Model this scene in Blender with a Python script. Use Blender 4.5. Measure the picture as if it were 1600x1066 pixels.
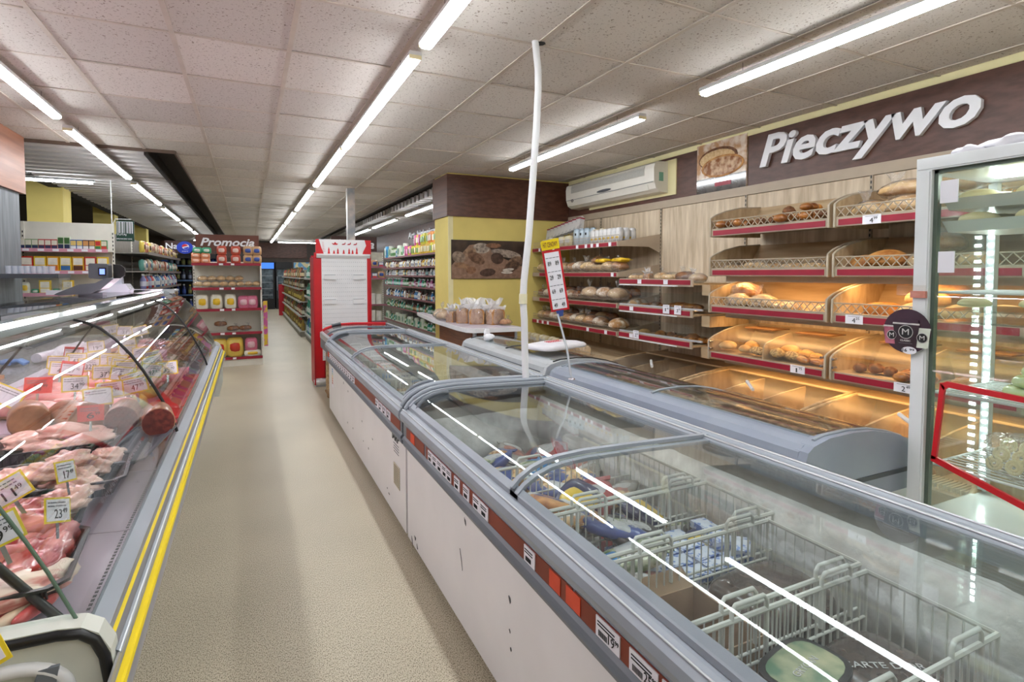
import bpy, math, random
from mathutils import Vector, Matrix, noise as mn
random.seed(7)
R=math.radians; PI=math.pi
for o in list(bpy.data.objects): bpy.data.objects.remove(o)
S=bpy.context.scene; C=S.collection
# ------------------------------------------------------------------ camera, world, exposure
cd=bpy.data.cameras.new('camera'); cam=bpy.data.objects.new('camera',cd); C.objects.link(cam); S.camera=cam
cd.sensor_fit='HORIZONTAL'; cd.sensor_width=36; cd.lens=860/1600*36; cd.shift_y=-(533-465.6)/1600; cd.clip_start=.02; cd.clip_end=100
cam.location=(0,0,1.5); cam.rotation_euler=(R(90-2.5),0,-R(25.5764))
W=bpy.data.worlds.new('world'); S.world=W; W.use_nodes=True
W.node_tree.nodes['Background'].inputs[0].default_value=(.9,.95,1,1); W.node_tree.nodes['Background'].inputs[1].default_value=.25
S.view_settings.view_transform='Standard'; S.view_settings.look='None'; S.view_settings.gamma=1; S.view_settings.use_curve_mapping=False
S.view_settings.exposure=0.52
TUBE=26.0; WARM=14.0
try:
    S.cycles.max_bounces=12; S.cycles.transparent_max_bounces=24; S.cycles.diffuse_bounces=4
except Exception: pass
# ------------------------------------------------------------------ materials
MC={}
def nt(m): return m.node_tree.nodes, m.node_tree.links
def new(key):
    m=bpy.data.materials.new(key); m.use_nodes=True; return m
def sr(c):  # srgb 0-255 -> linear
    return tuple(((x/255)/12.92 if x/255<=.04045 else ((x/255+.055)/1.055)**2.4) for x in c)
def pm(key,c,rough=.5,metal=0,var=.1,scale=9,bump=0,c2=None,coat=0,stretch=(1,1,1),lo=.35,hi=.65,detail=3,spec=.5,sss=0,rnd=0,trans=0):
    if key in MC: return MC[key]
    m=new(key); N,L=nt(m); b=N['Principled BSDF']
    c=sr(c); c2=sr(c2) if c2 else tuple(min(1,x*(1+var)) for x in c); c1=c if c2!=c and var==0 else tuple(x*(1-var) for x in c)
    tc=N.new('ShaderNodeTexCoord'); mp=N.new('ShaderNodeMapping'); mp.inputs['Scale'].default_value=stretch
    no=N.new('ShaderNodeTexNoise'); no.inputs['Scale'].default_value=scale; no.inputs['Detail'].default_value=detail
    L.new(tc.outputs['Object'],mp.inputs[0]); L.new(mp.outputs[0],no.inputs['Vector'])
    cr=N.new('ShaderNodeValToRGB'); cr.color_ramp.elements[0].position=lo; cr.color_ramp.elements[1].position=hi
    cr.color_ramp.elements[0].color=(*c1,1); cr.color_ramp.elements[1].color=(*c2,1)
    L.new(no.outputs['Fac'],cr.inputs[0]); out=cr.outputs[0]
    if rnd:
        oi=N.new('ShaderNodeObjectInfo'); mr=N.new('ShaderNodeMapRange'); mr.inputs[3].default_value=1-rnd; mr.inputs[4].default_value=1+rnd*.4
        L.new(oi.outputs['Random'],mr.inputs[0]); hs=N.new('ShaderNodeHueSaturation'); L.new(mr.outputs[0],hs.inputs['Value']); L.new(out,hs.inputs['Color']); out=hs.outputs[0]
    L.new(out,b.inputs['Base Color'])
    b.inputs['Roughness'].default_value=rough; b.inputs['Metallic'].default_value=metal
    b.inputs['Specular IOR Level'].default_value=spec; b.inputs['Coat Weight'].default_value=coat; b.inputs['Coat Roughness'].default_value=.08
    b.inputs['Subsurface Weight'].default_value=sss; b.inputs['Subsurface Radius'].default_value=(.02,.008,.006)
    if bump:
        bp=N.new('ShaderNodeBump'); bp.inputs['Strength'].default_value=bump; bp.inputs['Distance'].default_value=.01
        L.new(no.outputs['Fac'],bp.inputs['Height']); L.new(bp.outputs[0],b.inputs['Normal'])
    MC[key]=m; return m
def emat(key,c,s):
    if key in MC: return MC[key]
    m=new(key); N,L=nt(m); b=N['Principled BSDF']; b.inputs['Base Color'].default_value=(*c,1)
    b.inputs['Emission Color'].default_value=(*c,1); b.inputs['Emission Strength'].default_value=s; MC[key]=m; return m
def film(key,tint=(1,1,1),base=.05,gloss=1.0,rough=.0,haze=0,hc=(.8,.8,.8),wrinkle=0,wscale=30,bumpd=.004):
    """thin clear sheet: transparent + Schlick reflection, optional milky haze and wrinkles"""
    if key in MC: return MC[key]
    m=new(key); N,L=nt(m); N.remove(N['Principled BSDF']); out=N['Material Output']
    g=N.new('ShaderNodeNewGeometry'); nrm=None
    if wrinkle:
        tc=N.new('ShaderNodeTexCoord'); no=N.new('ShaderNodeTexNoise'); no.inputs['Scale'].default_value=wscale; no.inputs['Detail'].default_value=2; no.inputs['Distortion'].default_value=1.5
        L.new(tc.outputs['Object'],no.inputs['Vector']); bp=N.new('ShaderNodeBump'); bp.inputs['Strength'].default_value=wrinkle; bp.inputs['Distance'].default_value=bumpd
        L.new(no.outputs['Fac'],bp.inputs['Height']); nrm=bp.outputs[0]
    d=N.new('ShaderNodeVectorMath'); d.operation='DOT_PRODUCT'
    L.new(nrm or g.outputs['Normal'],d.inputs[0]); L.new(g.outputs['Incoming'],d.inputs[1])
    a=N.new('ShaderNodeMath'); a.operation='ABSOLUTE'; L.new(d.outputs['Value'],a.inputs[0])
    s=N.new('ShaderNodeMath'); s.operation='SUBTRACT'; s.inputs[0].default_value=1; L.new(a.outputs[0],s.inputs[1]); s.use_clamp=True
    p=N.new('ShaderNodeMath'); p.operation='POWER'; p.inputs[1].default_value=5; L.new(s.outputs[0],p.inputs[0])
    k=N.new('ShaderNodeMath'); k.operation='MULTIPLY_ADD'; k.inputs[1].default_value=gloss*(1-base); k.inputs[2].default_value=base; k.use_clamp=True; L.new(p.outputs[0],k.inputs[0])
    t=N.new('ShaderNodeBsdfTransparent'); t.inputs[0].default_value=(*tint,1)
    gl=N.new('ShaderNodeBsdfGlossy'); gl.inputs['Roughness'].default_value=rough
    if nrm: L.new(nrm,gl.inputs['Normal'])
    base_out=t.outputs[0]
    if haze:
        df=N.new('ShaderNodeBsdfDiffuse'); df.inputs[0].default_value=(*hc,1); mh=N.new('ShaderNodeMixShader'); mh.inputs[0].default_value=haze
        L.new(t.outputs[0],mh.inputs[1]); L.new(df.outputs[0],mh.inputs[2]); base_out=mh.outputs[0]
    mx=N.new('ShaderNodeMixShader'); L.new(k.outputs[0],mx.inputs[0]); L.new(base_out,mx.inputs[1]); L.new(gl.outputs[0],mx.inputs[2]); L.new(mx.outputs[0],out.inputs[0])
    MC[key]=m; return m
def floor_mat():
    m=new('floor_vinyl'); N,L=nt(m); b=N['Principled BSDF']; tc=N.new('ShaderNodeTexCoord')
    n1=N.new('ShaderNodeTexNoise'); n1.inputs['Scale'].default_value=300; n1.inputs['Detail'].default_value=2
    mp=N.new('ShaderNodeMapping'); mp.inputs['Scale'].default_value=(1,.45,1); L.new(tc.outputs['Object'],mp.inputs[0]); L.new(mp.outputs[0],n1.inputs['Vector'])
    cr=N.new('ShaderNodeValToRGB'); e=cr.color_ramp.elements; e[0].position=.38; e[0].color=(*sr((128,116,96)),1); e[1].position=.5; e[1].color=(*sr((206,194,168)),1)
    x=e.new(.7); x.color=(*sr((222,211,188)),1); L.new(n1.outputs['Fac'],cr.inputs[0])
    n2=N.new('ShaderNodeTexNoise'); n2.inputs['Scale'].default_value=1.3; n2.inputs['Detail'].default_value=5; L.new(tc.outputs['Object'],n2.inputs['Vector'])
    mx=N.new('ShaderNodeMix'); mx.data_type='RGBA'; mx.blend_type='MULTIPLY'; mx.inputs[0].default_value=.35; L.new(cr.outputs[0],mx.inputs[6]); L.new(n2.outputs['Fac'],mx.inputs[7]); L.new(mx.outputs[2],b.inputs['Base Color'])
    b.inputs['Roughness'].default_value=.42; b.inputs['Specular IOR Level'].default_value=.35; return m
def tile_mat():
    m=new('ceiling_tile'); N,L=nt(m); b=N['Principled BSDF']; tc=N.new('ShaderNodeTexCoord'); oi=N.new('ShaderNodeObjectInfo')
    ad=N.new('ShaderNodeVectorMath'); ad.operation='ADD'; L.new(tc.outputs['Object'],ad.inputs[0]); L.new(oi.outputs['Location'],ad.inputs[1])
    n1=N.new('ShaderNodeTexNoise'); n1.inputs['Scale'].default_value=75; n1.inputs['Detail'].default_value=1.5; n1.inputs['Distortion'].default_value=.6; L.new(ad.outputs[0],n1.inputs['Vector'])
    cr=N.new('ShaderNodeValToRGB'); e=cr.color_ramp.elements; e[0].position=.325; e[0].color=(*sr((160,148,138)),1); e[1].position=.37; e[1].color=(*sr((216,209,202)),1); L.new(n1.outputs['Fac'],cr.inputs[0])
    mr=N.new('ShaderNodeMapRange'); mr.inputs[3].default_value=.86; mr.inputs[4].default_value=1.06; L.new(oi.outputs['Random'],mr.inputs[0])
    hs=N.new('ShaderNodeHueSaturation'); L.new(mr.outputs[0],hs.inputs['Value']); L.new(cr.outputs[0],hs.inputs['Color']); L.new(hs.outputs[0],b.inputs['Base Color'])
    bp=N.new('ShaderNodeBump'); bp.inputs['Strength'].default_value=.4; bp.inputs['Distance'].default_value=.004; L.new(n1.outputs['Fac'],bp.inputs['Height']); L.new(bp.outputs[0],b.inputs['Normal'])
    b.inputs['Roughness'].default_value=.9; b.inputs['Specular IOR Level'].default_value=.1; return m
FLOOR=floor_mat(); TILE=tile_mat()
white=pm('white_paint',(228,228,230),.4,var=.02); offw=pm('off_white',(222,218,208),.5,var=.03); plain=pm('plain_white',(240,240,242),.6,var=.01)
frz=pm('freezer_white',(234,232,234),.35,var=.03,scale=3,coat=.2)
grey=pm('grey_plastic',(150,157,166),.38,var=.06,scale=4); grey2=pm('mid_grey_plastic',(112,118,127),.4,var=.06,scale=4); dgrey=pm('dark_grey_plastic',(74,78,84),.4,var=.08)
lgrey=pm('light_grey_metal',(196,200,204),.3,metal=.3,var=.03); alu=pm('brushed_aluminium',(190,194,196),.28,metal=.85,var=.08,stretch=(1,.05,1),scale=40)
steel=pm('steel',(200,198,204),.2,metal=.9,var=.05); black=pm('black_plastic',(22,22,24),.35,var=.2); blackm=pm('matt_black',(30,29,30),.7,var=.1)
red=pm('red_rail',(150,22,48),.4,var=.08); bred=pm('bright_red',(200,22,34),.35,var=.05); dred=pm('deep_red',(178,24,40),.4,var=.06); brick=pm('brown_strip',(128,52,34),.45,var=.12,scale=5)
yel=pm('yellow_stripe',(232,205,0),.45,var=.03); wyel=pm('yellow_wall',(226,206,120),.7,var=.04,scale=3); ywl2=pm('cream_yellow',(236,226,176),.7,var=.03)
brown=pm('brown_laminate',(84,50,36),.42,c2=(102,64,48),scale=4,stretch=(2,.25,6),detail=6,var=.12); brownx=pm('brown_laminate_cross',(82,52,42),.42,c2=(98,64,53),scale=4,stretch=(.25,2,6),detail=6,var=.12)
walnut=pm('walnut_front',(116,66,40),.35,c2=(142,86,54),scale=6,stretch=(.4,.4,6),detail=5,var=.1,coat=.2)
oak=pm('oak_panel',(196,176,148),.55,c2=(222,206,182),scale=7,stretch=(3,3,.35),detail=6,var=.08); oak2=pm('oak_tray',(178,152,118),.5,c2=(198,174,140),scale=7,stretch=(3,.3,1),detail=5,var=.08)
beige=pm('beige_metal',(178,162,142),.5,var=.03); taupe=pm('taupe_plastic',(172,158,138),.45,var=.03)
greyw=pm('grey_wood',(98,102,108),.5,c2=(120,124,130),scale=6,stretch=(4,4,.4),detail=6,var=.1); cherry=pm('cherry_laminate',(136,84,60),.4,c2=(156,102,76),scale=4,stretch=(2,.3,5),detail=5,var=.08)
marble=pm('grey_granite',(120,116,120),.25,c2=(168,166,168),scale=60,var=.2,detail=6)
darkb=pm('dark_void',(44,38,34),.9,var=.1); ribm=pm('ribbed_ceiling',(196,192,190),.6,var=.04)
GL=film('lid_glass',(.93,.96,.96),base=.045,haze=.015,hc=(.8,.85,.86)); GC=film('case_glass',(.94,.97,.96),base=.025,haze=.005); GF=film('fridge_glass',(.94,.975,.955),base=.05,haze=.012,hc=(.6,.75,.66)); GB=film('worn_acrylic',(.98,.97,.95),base=.015,gloss=.4,rough=.3,haze=.03,hc=(.85,.8,.7)); GA=film('acrylic',(.98,.97,.95),base=.03,gloss=.7,rough=.08,haze=.03,hc=(.85,.8,.7))
BAG=film('bread_bag',(.97,.97,.97),base=.07,rough=.15,haze=.07,hc=(.95,.95,.95),wrinkle=1,wscale=22,bumpd=.02); BAGW=film('white_bag_film',(.9,.9,.9),base=.10,rough=.2,haze=.14,hc=(.95,.95,.97),wrinkle=1,wscale=20,bumpd=.02)
WRAP=film('shrink_wrap',(.96,.95,.97),base=.12,rough=.06,haze=.05,wrinkle=1,wscale=16,bumpd=.03)
ledw=emat('led_white',(.93,.97,1),TUBE); ledwarm=emat('led_warm',(1,.62,.25),WARM); ledpink=emat('led_pink',(1,.74,.86),24); ledf=emat('led_fridge',(.85,1,.95),45)
crust=pm('bread_crust',(170,104,44),.6,c2=(204,148,80),scale=14,bump=.5,var=.2,rnd=.2); crustd=pm('dark_crust',(104,62,34),.6,c2=(150,98,56),scale=20,bump=.6,var=.2,rnd=.15)
crustp=pm('pale_crust',(196,146,84),.65,c2=(226,194,140),scale=10,bump=.4,var=.1,rnd=.12); flour=pm('floury_crust',(178,132,84),.8,c2=(232,218,198),scale=12,bump=.6,var=.1,lo=.42,hi=.58)
seed=pm('seeded_crust',(120,88,52),.7,c2=(206,176,120),scale=70,bump=1,var=.1); glaze=pm('glazed_crust',(112,56,22),.3,c2=(196,128,54),scale=12,bump=.4,var=.1,coat=.4); crumb=pm('crumb_face',(206,170,120),.8,c2=(222,192,148),scale=40,bump=.3,var=.05)
crumbb=pm('crumb_tan',(166,110,58),.8,c2=(198,148,92),scale=30,bump=.4,var=.1); dough=pm('dough',(226,208,158),.6,c2=(238,226,186),scale=6,var=.03)
mpink=pm('pale_poultry',(226,172,156),.28,c2=(240,206,192),scale=16,bump=.4,var=.08,coat=.3,sss=.1); mred=pm('red_meat',(166,44,48),.25,c2=(222,140,134),scale=13,bump=.5,var=.1,coat=.4,lo=.42,hi=.68,stretch=(1,2.5,1)); mbac=pm('bacon_slab',(206,120,110),.3,c2=(238,214,196),scale=9,bump=.4,var=.1,coat=.3,lo=.44,hi=.56,stretch=(1,3.5,1))
mham=pm('ham',(222,136,134),.35,c2=(236,168,160),scale=10,var=.06,coat=.2); mdark=pm('salami',(78,24,24),.4,c2=(116,46,40),scale=60,var=.1,coat=.2); mcas=pm('brown_casing',(134,84,56),.35,c2=(176,124,84),scale=10,bump=.4,var=.1,coat=.2); msaus=pm('sausage_skin',(168,92,66),.3,c2=(198,126,96),scale=12,bump=.3,var=.1,coat=.3); mor=pm('orange_cheese',(232,156,60),.4,var=.06); mfat=pm('fat_rind',(236,214,196),.4,var=.05)
frost=pm('frost',(206,204,200),.75,c2=(236,234,230),scale=12,bump=1,var=.05,detail=6); liner=pm('freezer_liner',(146,144,140),.6,c2=(176,174,168),scale=6,bump=.3,var=.04)
wire=pm('coated_wire',(214,214,206),.4,var=.03); cartonm=pm('cardboard',(150,122,92),.8,c2=(170,142,112),scale=8,var=.06); ink=pm('ink',(28,28,32),.7,var=.05); inkg=pm('grey_ink',(120,118,128),.7,var=.05); inkb=pm('blue_ink',(36,66,150),.6,var=.05)
paper=pm('paper_white',(236,234,242),.6,var=.02); ptag=pm('tag_paper',(232,226,236),.5,var=.02); ptagr=pm('red_tag_paper',(226,62,56),.5,var=.03)
def col(r,g,b,rough=.4): return pm('c_%d_%d_%d'%(r,g,b),(r,g,b),rough,var=.1,scale=14,coat=.15)
# ------------------------------------------------------------------ mesh builder
def fine(pts,k=5):
    out=[]; n=len(pts)
    for i in range(n-1):
        p0,p1,p2,p3=pts[max(0,i-1)],pts[i],pts[i+1],pts[min(n-1,i+2)]
        for j in range(k):
            t=j/k; out.append(tuple(.5*((2*b)+(-a+c)*t+(2*a-5*b+4*c-d)*t*t+(-a+3*b-3*c+d)*t**3) for a,b,c,d in zip(p0,p1,p2,p3)))
    return out+[pts[-1]]
class MB:
    def __init__(s): s.v=[]; s.f=[]; s.m=[]; s.sm=[]
    def face(s,idx,mi=0,sm=False): s.f.append(tuple(idx)); s.m.append(mi); s.sm.append(sm)
    def box(s,x0,x1,y0,y1,z0,z1,mi=0):
        b=len(s.v); s.v+=[(x,y,z) for z in (z0,z1) for y in (y0,y1) for x in (x0,x1)]
        for q in ((0,2,3,1),(4,5,7,6),(0,1,5,4),(2,6,7,3),(0,4,6,2),(1,3,7,5)): s.face([b+i for i in q],mi)
        return s
    def prism(s,prof,axis,a0,a1,mi=0,mis=None,closed=True,cap=True,sm=False):
        """prof list of 2D; axis 'y': (x,z) ; 'x': (y,z) ; 'z': (x,y)"""
        n=len(prof); b=len(s.v)
        for a in (a0,a1):
            for p,q in prof: s.v.append((p,a,q) if axis=='y' else (a,p,q) if axis=='x' else (p,q,a))
        for i in range(n if closed else n-1):
            j=(i+1)%n; s.face((b+i,b+j,b+n+j,b+n+i),(mis[i] if mis else mi),sm)
        if cap and closed: s.face(range(b,b+n),mi); s.face(range(b+2*n-1,b+n-1,-1),mi)
        return s
    def sheet(s,prof,axis,a0,a1,t=.004,mi=0,sm=True):
        """open profile thickened by t along its normals"""
        n=len(prof); off=[]
        for i,(p,q) in enumerate(prof):
            a=prof[max(0,i-1)]; c=prof[min(n-1,i+1)]; dx,dy=c[0]-a[0],c[1]-a[1]; l=math.hypot(dx,dy) or 1
            off.append((p-dy/l*t,q+dx/l*t))
        P3=lambda p,a: (p[0],a,p[1]) if axis=='y' else (a,p[0],p[1]) if axis=='x' else (p[0],p[1],a)
        for line,rev in ((list(prof),False),(off,True)):      # each side has its own vertices: clean normals
            b=len(s.v); s.v+=[P3(p,a0) for p in line]+[P3(p,a1) for p in line]
            for q in range(n-1):
                f_=(b+q,b+q+1,b+n+q+1,b+n+q); s.face(f_[::-1] if rev else f_,mi,sm)
        for q,w in ((0,0),(n-1,n-1)):
            b=len(s.v); s.v+=[P3(prof[q],a0),P3(prof[q],a1),P3(off[q],a1),P3(off[q],a0)]; s.face((b,b+1,b+2,b+3),mi)
        for a in (a0,a1):
            b=len(s.v); s.v+=[P3(p,a) for p in prof]+[P3(p,a) for p in off]
            for q in range(n-1): s.face((b+q,b+q+1,b+n+q+1,b+n+q),mi)
        return s
    def tube(s,pts,r,n=6,mi=0,closed=False,sm=True,r2=None):
        P=[Vector(p) for p in pts]; b0=len(s.v); k=len(P); prev=None
        for i,p in enumerate(P):
            a=P[i-1] if (i>0 or closed) else p; c=P[(i+1)%k] if (i<k-1 or closed) else p
            d=(c-a).normalized(); up=prev or (Vector((0,0,1)) if abs(d.z)<.9 else Vector((1,0,0)))
            u=d.cross(up); 
            if u.length<1e-5: u=d.cross(Vector((0,1,0)))
            u.normalize(); w=u.cross(d); prev=w
            rr=r if r2 is None else r+(r2-r)*i/(k-1)
            for j in range(n):
                t=2*PI*j/n; s.v.append(tuple(p+u*math.cos(t)*rr+w*math.sin(t)*rr))
        for i in range(k if closed else k-1):
            for j in range(n):
                a=b0+i*n+j; a2=b0+i*n+(j+1)%n; c=b0+((i+1)%k)*n+j; c2=b0+((i+1)%k)*n+(j+1)%n; s.face((a,a2,c2,c),mi,sm)
        if not closed:
            for q,rv in ((b0,1),(b0+(k-1)*n,0)):
                e=len(s.v); s.v+=[s.v[q+j] for j in range(n)]; s.face([e+j for j in range(n)][::-1 if rv else 1],mi)
        return s
    def lathe(s,prof,n=12,mi=0,c=(0,0),sm=True,mis=None):
        b=len(s.v); k=len(prof)
        for r,z in prof:
            for j in range(n): t=2*PI*j/n; s.v.append((c[0]+r*math.cos(t),c[1]+r*math.sin(t),z))
        for i in range(k-1):
            for j in range(n): a=b+i*n+j; a2=b+i*n+(j+1)%n; s.face((a,a2,a2+n,a+n),mis[i] if mis else mi,sm)
        for q,rv,mm in ((b,1,mis[0] if mis else mi),(b+(k-1)*n,0,mis[-1] if mis else mi)):
            e=len(s.v); s.v+=[s.v[q+j] for j in range(n)]; s.face([e+j for j in range(n)][::-1 if rv else 1],mm)
        return s
    def blob(s,rx,ry,rz,c=(0,0,0),nu=12,nv=7,noise=0,seed=0,flat=0,mi=0,pw=1,fn=None,rot=0,fold=0):
        """ellipsoid, flattened below, lumpy"""
        rn=random.Random(seed); b=len(s.v); ph=[rn.uniform(0,6) for _ in range(6)]
        cr,srn=math.cos(rot),math.sin(rot)
        def pt(th,fi):
            x,y,z=math.sin(fi)*math.cos(th),math.sin(fi)*math.sin(th),math.cos(fi)
            if pw!=1: x=math.copysign(abs(x)**pw,x); y=math.copysign(abs(y)**pw,y); z=math.copysign(abs(z)**pw,z)
            k=1+noise*(math.sin(3*x+ph[0]+2*y)+math.sin(5*y+ph[1]-3*z)*.7+math.sin(7*z+4*x+ph[2])*.5+math.sin(9*x*y+ph[3])*.4)
            if fold: k+=fold*mn.fractal(Vector((x*1.6+seed,y*1.6,z*1.6)),.9,2.2,4)
            if z<0: z*=(1-flat)
            x,y,z=x*rx*k,y*ry*k,z*rz*k
            if fn: x,y,z=fn(x,y,z)
            x,y=x*cr-y*srn,x*srn+y*cr
            return (c[0]+x,c[1]+y,c[2]+z)
        s.v.append(pt(0,0))
        for i in range(1,nv):
            for j in range(nu): s.v.append(pt(2*PI*j/nu,PI*i/nv))
        s.v.append(pt(0,PI)); e=len(s.v)-1
        for j in range(nu):
            j2=(j+1)%nu; s.face((b,b+1+j,b+1+j2),mi,True); s.face((e,b+1+(nv-2)*nu+j2,b+1+(nv-2)*nu+j),mi,True)
            for i in range(nv-2): a=b+1+i*nu; s.face((a+j,a+nu+j,a+nu+j2,a+j2),mi,True)
        return s
    def mesh(s,name,mats,org=(0,0,0)):
        me=bpy.data.meshes.new(name); me.from_pydata([(x-org[0],y-org[1],z-org[2]) for x,y,z in s.v],[],s.f)
        for m in (mats if isinstance(mats,(list,tuple)) else [mats]): me.materials.append(m)
        me.polygons.foreach_set('material_index',s.m); me.polygons.foreach_set('use_smooth',s.sm); me.update(); return me
def org(p):
    v=Vector((0,0,0))
    while p is not None: v+=p.location; p=p.parent
    return v
def obj(name,mb,mats,parent=None,kind=None,local=False):
    """world-space mesh builder -> object; origin at parent's base or the mesh's own centre-bottom"""
    if parent is not None: o0=(0,0,0) if local else org(parent); me=mb.mesh(name,mats,o0); loc=(0,0,0)
    elif local: me=mb.mesh(name,mats); loc=(0,0,0)
    else:
        xs,ys,zs=zip(*mb.v); loc=((min(xs)+max(xs))/2,(min(ys)+max(ys))/2,min(zs)); me=mb.mesh(name,mats,loc)
    o=bpy.data.objects.new(name,me); C.objects.link(o); o.location=loc
    if parent is not None: o.parent=parent
    if kind: o['kind']=kind
    return o
def tag(o,label,cat,group=None):
    o['label']=label; o['category']=cat
    if group: o['group']=group
    return o
def thing(name,label,cat,loc=(0,0,0),rz=0,group=None):
    o=bpy.data.objects.new(name,None); o.empty_display_size=.05; C.objects.link(o); o.location=loc; o.rotation_euler=(0,0,rz); return tag(o,label,cat,group)
def struct(name,mb,mats,parent=None):
    return obj(name,mb,mats,parent,kind=None if parent else 'structure')
PR={}
def proto(key,*parts):
    """parts: (name, MB, mats, parent index or None) ; local coords"""
    if key not in PR: PR[key]=[(n,mb.mesh(n,mats),p) for n,mb,mats,p in parts]
    return key
def spawn(key,name,label,cat,loc,rot=0,group=None,sc=1,tilt=(0,0)):
    ps=PR[key]; out=[]
    sc=sc if isinstance(sc,tuple) else (sc,sc,sc)
    if len(ps)>1 or ps[0][0]!=name:
        root=bpy.data.objects.new(name,None)
    else:
        root=bpy.data.objects.new(name,ps[0][1])
    C.objects.link(root); root.location=loc; root.rotation_euler=(tilt[0],tilt[1],rot); root.scale=sc; tag(root,label,cat,group)
    if root.data is None:
        for n,me,p in ps:
            o=bpy.data.objects.new(n,me); C.objects.link(o); o.parent=root if p is None else out[p]; out.append(o)
    return root
TX={}
def tmesh(s,size=1,shear=0,ext=.0,bold=0,space=1):
    k=(s,round(size,4),shear,ext,bold,space)
    if k in TX: return TX[k]
    cu=bpy.data.curves.new('t','FONT'); cu.body=s; cu.size=size; cu.shear=shear; cu.extrude=ext; cu.offset=bold*size; cu.space_character=space; cu.resolution_u=3
    o=bpy.data.objects.new('t',cu); C.objects.link(o); dg=bpy.context.evaluated_depsgraph_get(); me=bpy.data.meshes.new_from_object(o.evaluated_get(dg)); me.materials.clear()
    bpy.data.objects.remove(o); bpy.data.curves.remove(cu); TX[k]=me; return me
def bounds(me):
    xs=[v.co.x for v in me.vertices]; ys=[v.co.y for v in me.vertices]; return min(xs),max(xs),min(ys),max(ys)
def text(name,s,mat,parent,loc,rot,w=None,h=None,size=.1,shear=0,ext=.0005,bold=0,center=False):
    """text scaled into width w and height h, lower-left at loc (parent space)"""
    base=tmesh(s,1,shear,ext/ (w or size) if w else ext,bold); x0,x1,y0,y1=bounds(base)
    sx=(w/(x1-x0)) if w else size; sy=(h/(y1-y0)) if h else sx
    me=base.copy(); me.materials.append(mat); dx=(x0+x1)/2 if center else x0; dy=(y0+y1)/2 if center else y0
    for v in me.vertices: v.co.x=(v.co.x-dx)*sx; v.co.y=(v.co.y-dy)*sy; v.co.z=v.co.z*(w or size)
    o=bpy.data.objects.new(name,me); C.objects.link(o); o.parent=parent; o.location=loc; o.rotation_euler=rot; return o
def letters(s,mats,parent,loc,rot,w,h,ext,shear=.25,bold=.02):
    """each letter a raised part"""
    full=tmesh(s,1,shear,0,bold); X0,X1,Y0,Y1=bounds(full); sx=w/(X1-X0); sy=h/(Y1-Y0)
    for i,ch in enumerate(s):
        if ch==' ': continue
        pre=tmesh(s[:i+1],1,shear,0,bold); one=tmesh(ch,1,shear,ext/sx,bold); px1=bounds(pre)[1]; a=bounds(one)
        if i and bounds(tmesh(s[:i],1,shear,0,bold))[1]>=px1-1e-4: px1=bounds(pre)[1]
        off=px1-a[1]-X0; me=one.copy(); me.materials.append(mats)
        for v in me.vertices: v.co.x=(v.co.x+off)*sx; v.co.y=(v.co.y-Y0)*sy; v.co.z*=sx
        o=bpy.data.objects.new('letter',me); C.objects.link(o); o.parent=parent; o.location=loc; o.rotation_euler=rot
FX=(R(90),0,-R(90))   # faces -x
FY=(R(90),0,0)        # faces -y
ORD=['first','second','third','fourth','fifth','sixth','seventh','eighth','ninth','tenth','eleventh','twelfth','thirteenth','fourteenth','fifteenth','sixteenth','seventeenth','eighteenth','nineteenth','twentieth']
def nth(i): return ORD[i] if i<20 else '%dth'%(i+1)
# ================================================================== SETTING
CZ=2.88; YE=26.5
struct('floor',MB().box(-6,4.6,-3,YE+.2,-.1,0),FLOOR)
wr=struct('wall_right',MB().box(4.42,4.6,-3,YE,0,CZ+.3),wyel)
struct('wall_far',MB().box(-6,4.6,YE,YE+.15,0,CZ+.5),pm('far_wall',(72,60,52),.6,var=.1))
struct('wall_back',MB().box(-6,4.6,-3.15,-3,0,CZ+.3),pm('back_wall',(214,206,190),.7,var=.05))
struct('wall_left_far',MB().box(-6.15,-6,-3,YE,0,CZ+.5),pm('left_wall',(150,140,110),.8,var=.1))
# left partition behind the counter: grey wood below, cherry laminate above
wl=struct('wall_left',MB().box(-2.16,-2.06,-3,7.15,0,2.33),greyw)
struct('upper_panel',MB().box(-2.18,-2.03,-3,7.24,2.31,CZ+.02),cherry,wl)
# end partition
wp=struct('wall_partition',MB().box(2.48,4.42,7.2,7.8,0,CZ),wyel)
struct('laminate_band',MB().box(2.455,4.42,7.175,7.82,2.29,2.86),brown,wp)
struct('corner_strip',MB().box(2.475,2.545,7.19,7.2,0,2.29),ywl2,wp)
# right wall brown fascia, cream strip, beige rail and oak panels
def part(name,mb,mats,p): return obj(name,mb,mats,p)
part('cream_strip',MB().box(4.38,4.42,-3,7.17,2.83,CZ+.02),ywl2,wr)
part('fascia_panel',MB().box(4.385,4.42,-3,3.868,2.35,2.83),brownx,wr)
part('fascia_panel',MB().box(4.385,4.42,4.535,7.17,2.35,2.83),brownx,wr)
part('beige_rail',MB().box(4.37,4.42,-.3,7.17,2.265,2.35),beige,wr)
UP=[.24,1.46,2.68,3.875,5.095,6.31,7.16]
for a,b in zip(UP[:-1],UP[1:]): part('oak_panel',MB().box(4.385,4.42,a+.012,b-.012,.0,2.262),oak,wr)
for y in UP[:-1]:
    m=MB().box(4.372,4.384,y-.012,y+.012,.1,2.29)
    for k in range(52): m.box(4.369,4.373,y-.004,y+.004,.15+k*.041,.15+k*.041+.022,1)
    part('slotted_upright',m,[taupe,black],wr)
# far right aisle wall fascia + letters
part('fascia_panel',MB().box(4.36,4.42,7.85,YE,2.15,2.86),brownx,wr)
part('grey_panel',MB().box(4.38,4.42,17.2,YE,0,2.15),pm('dim_panel',(120,112,100),.7),wr)
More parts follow.
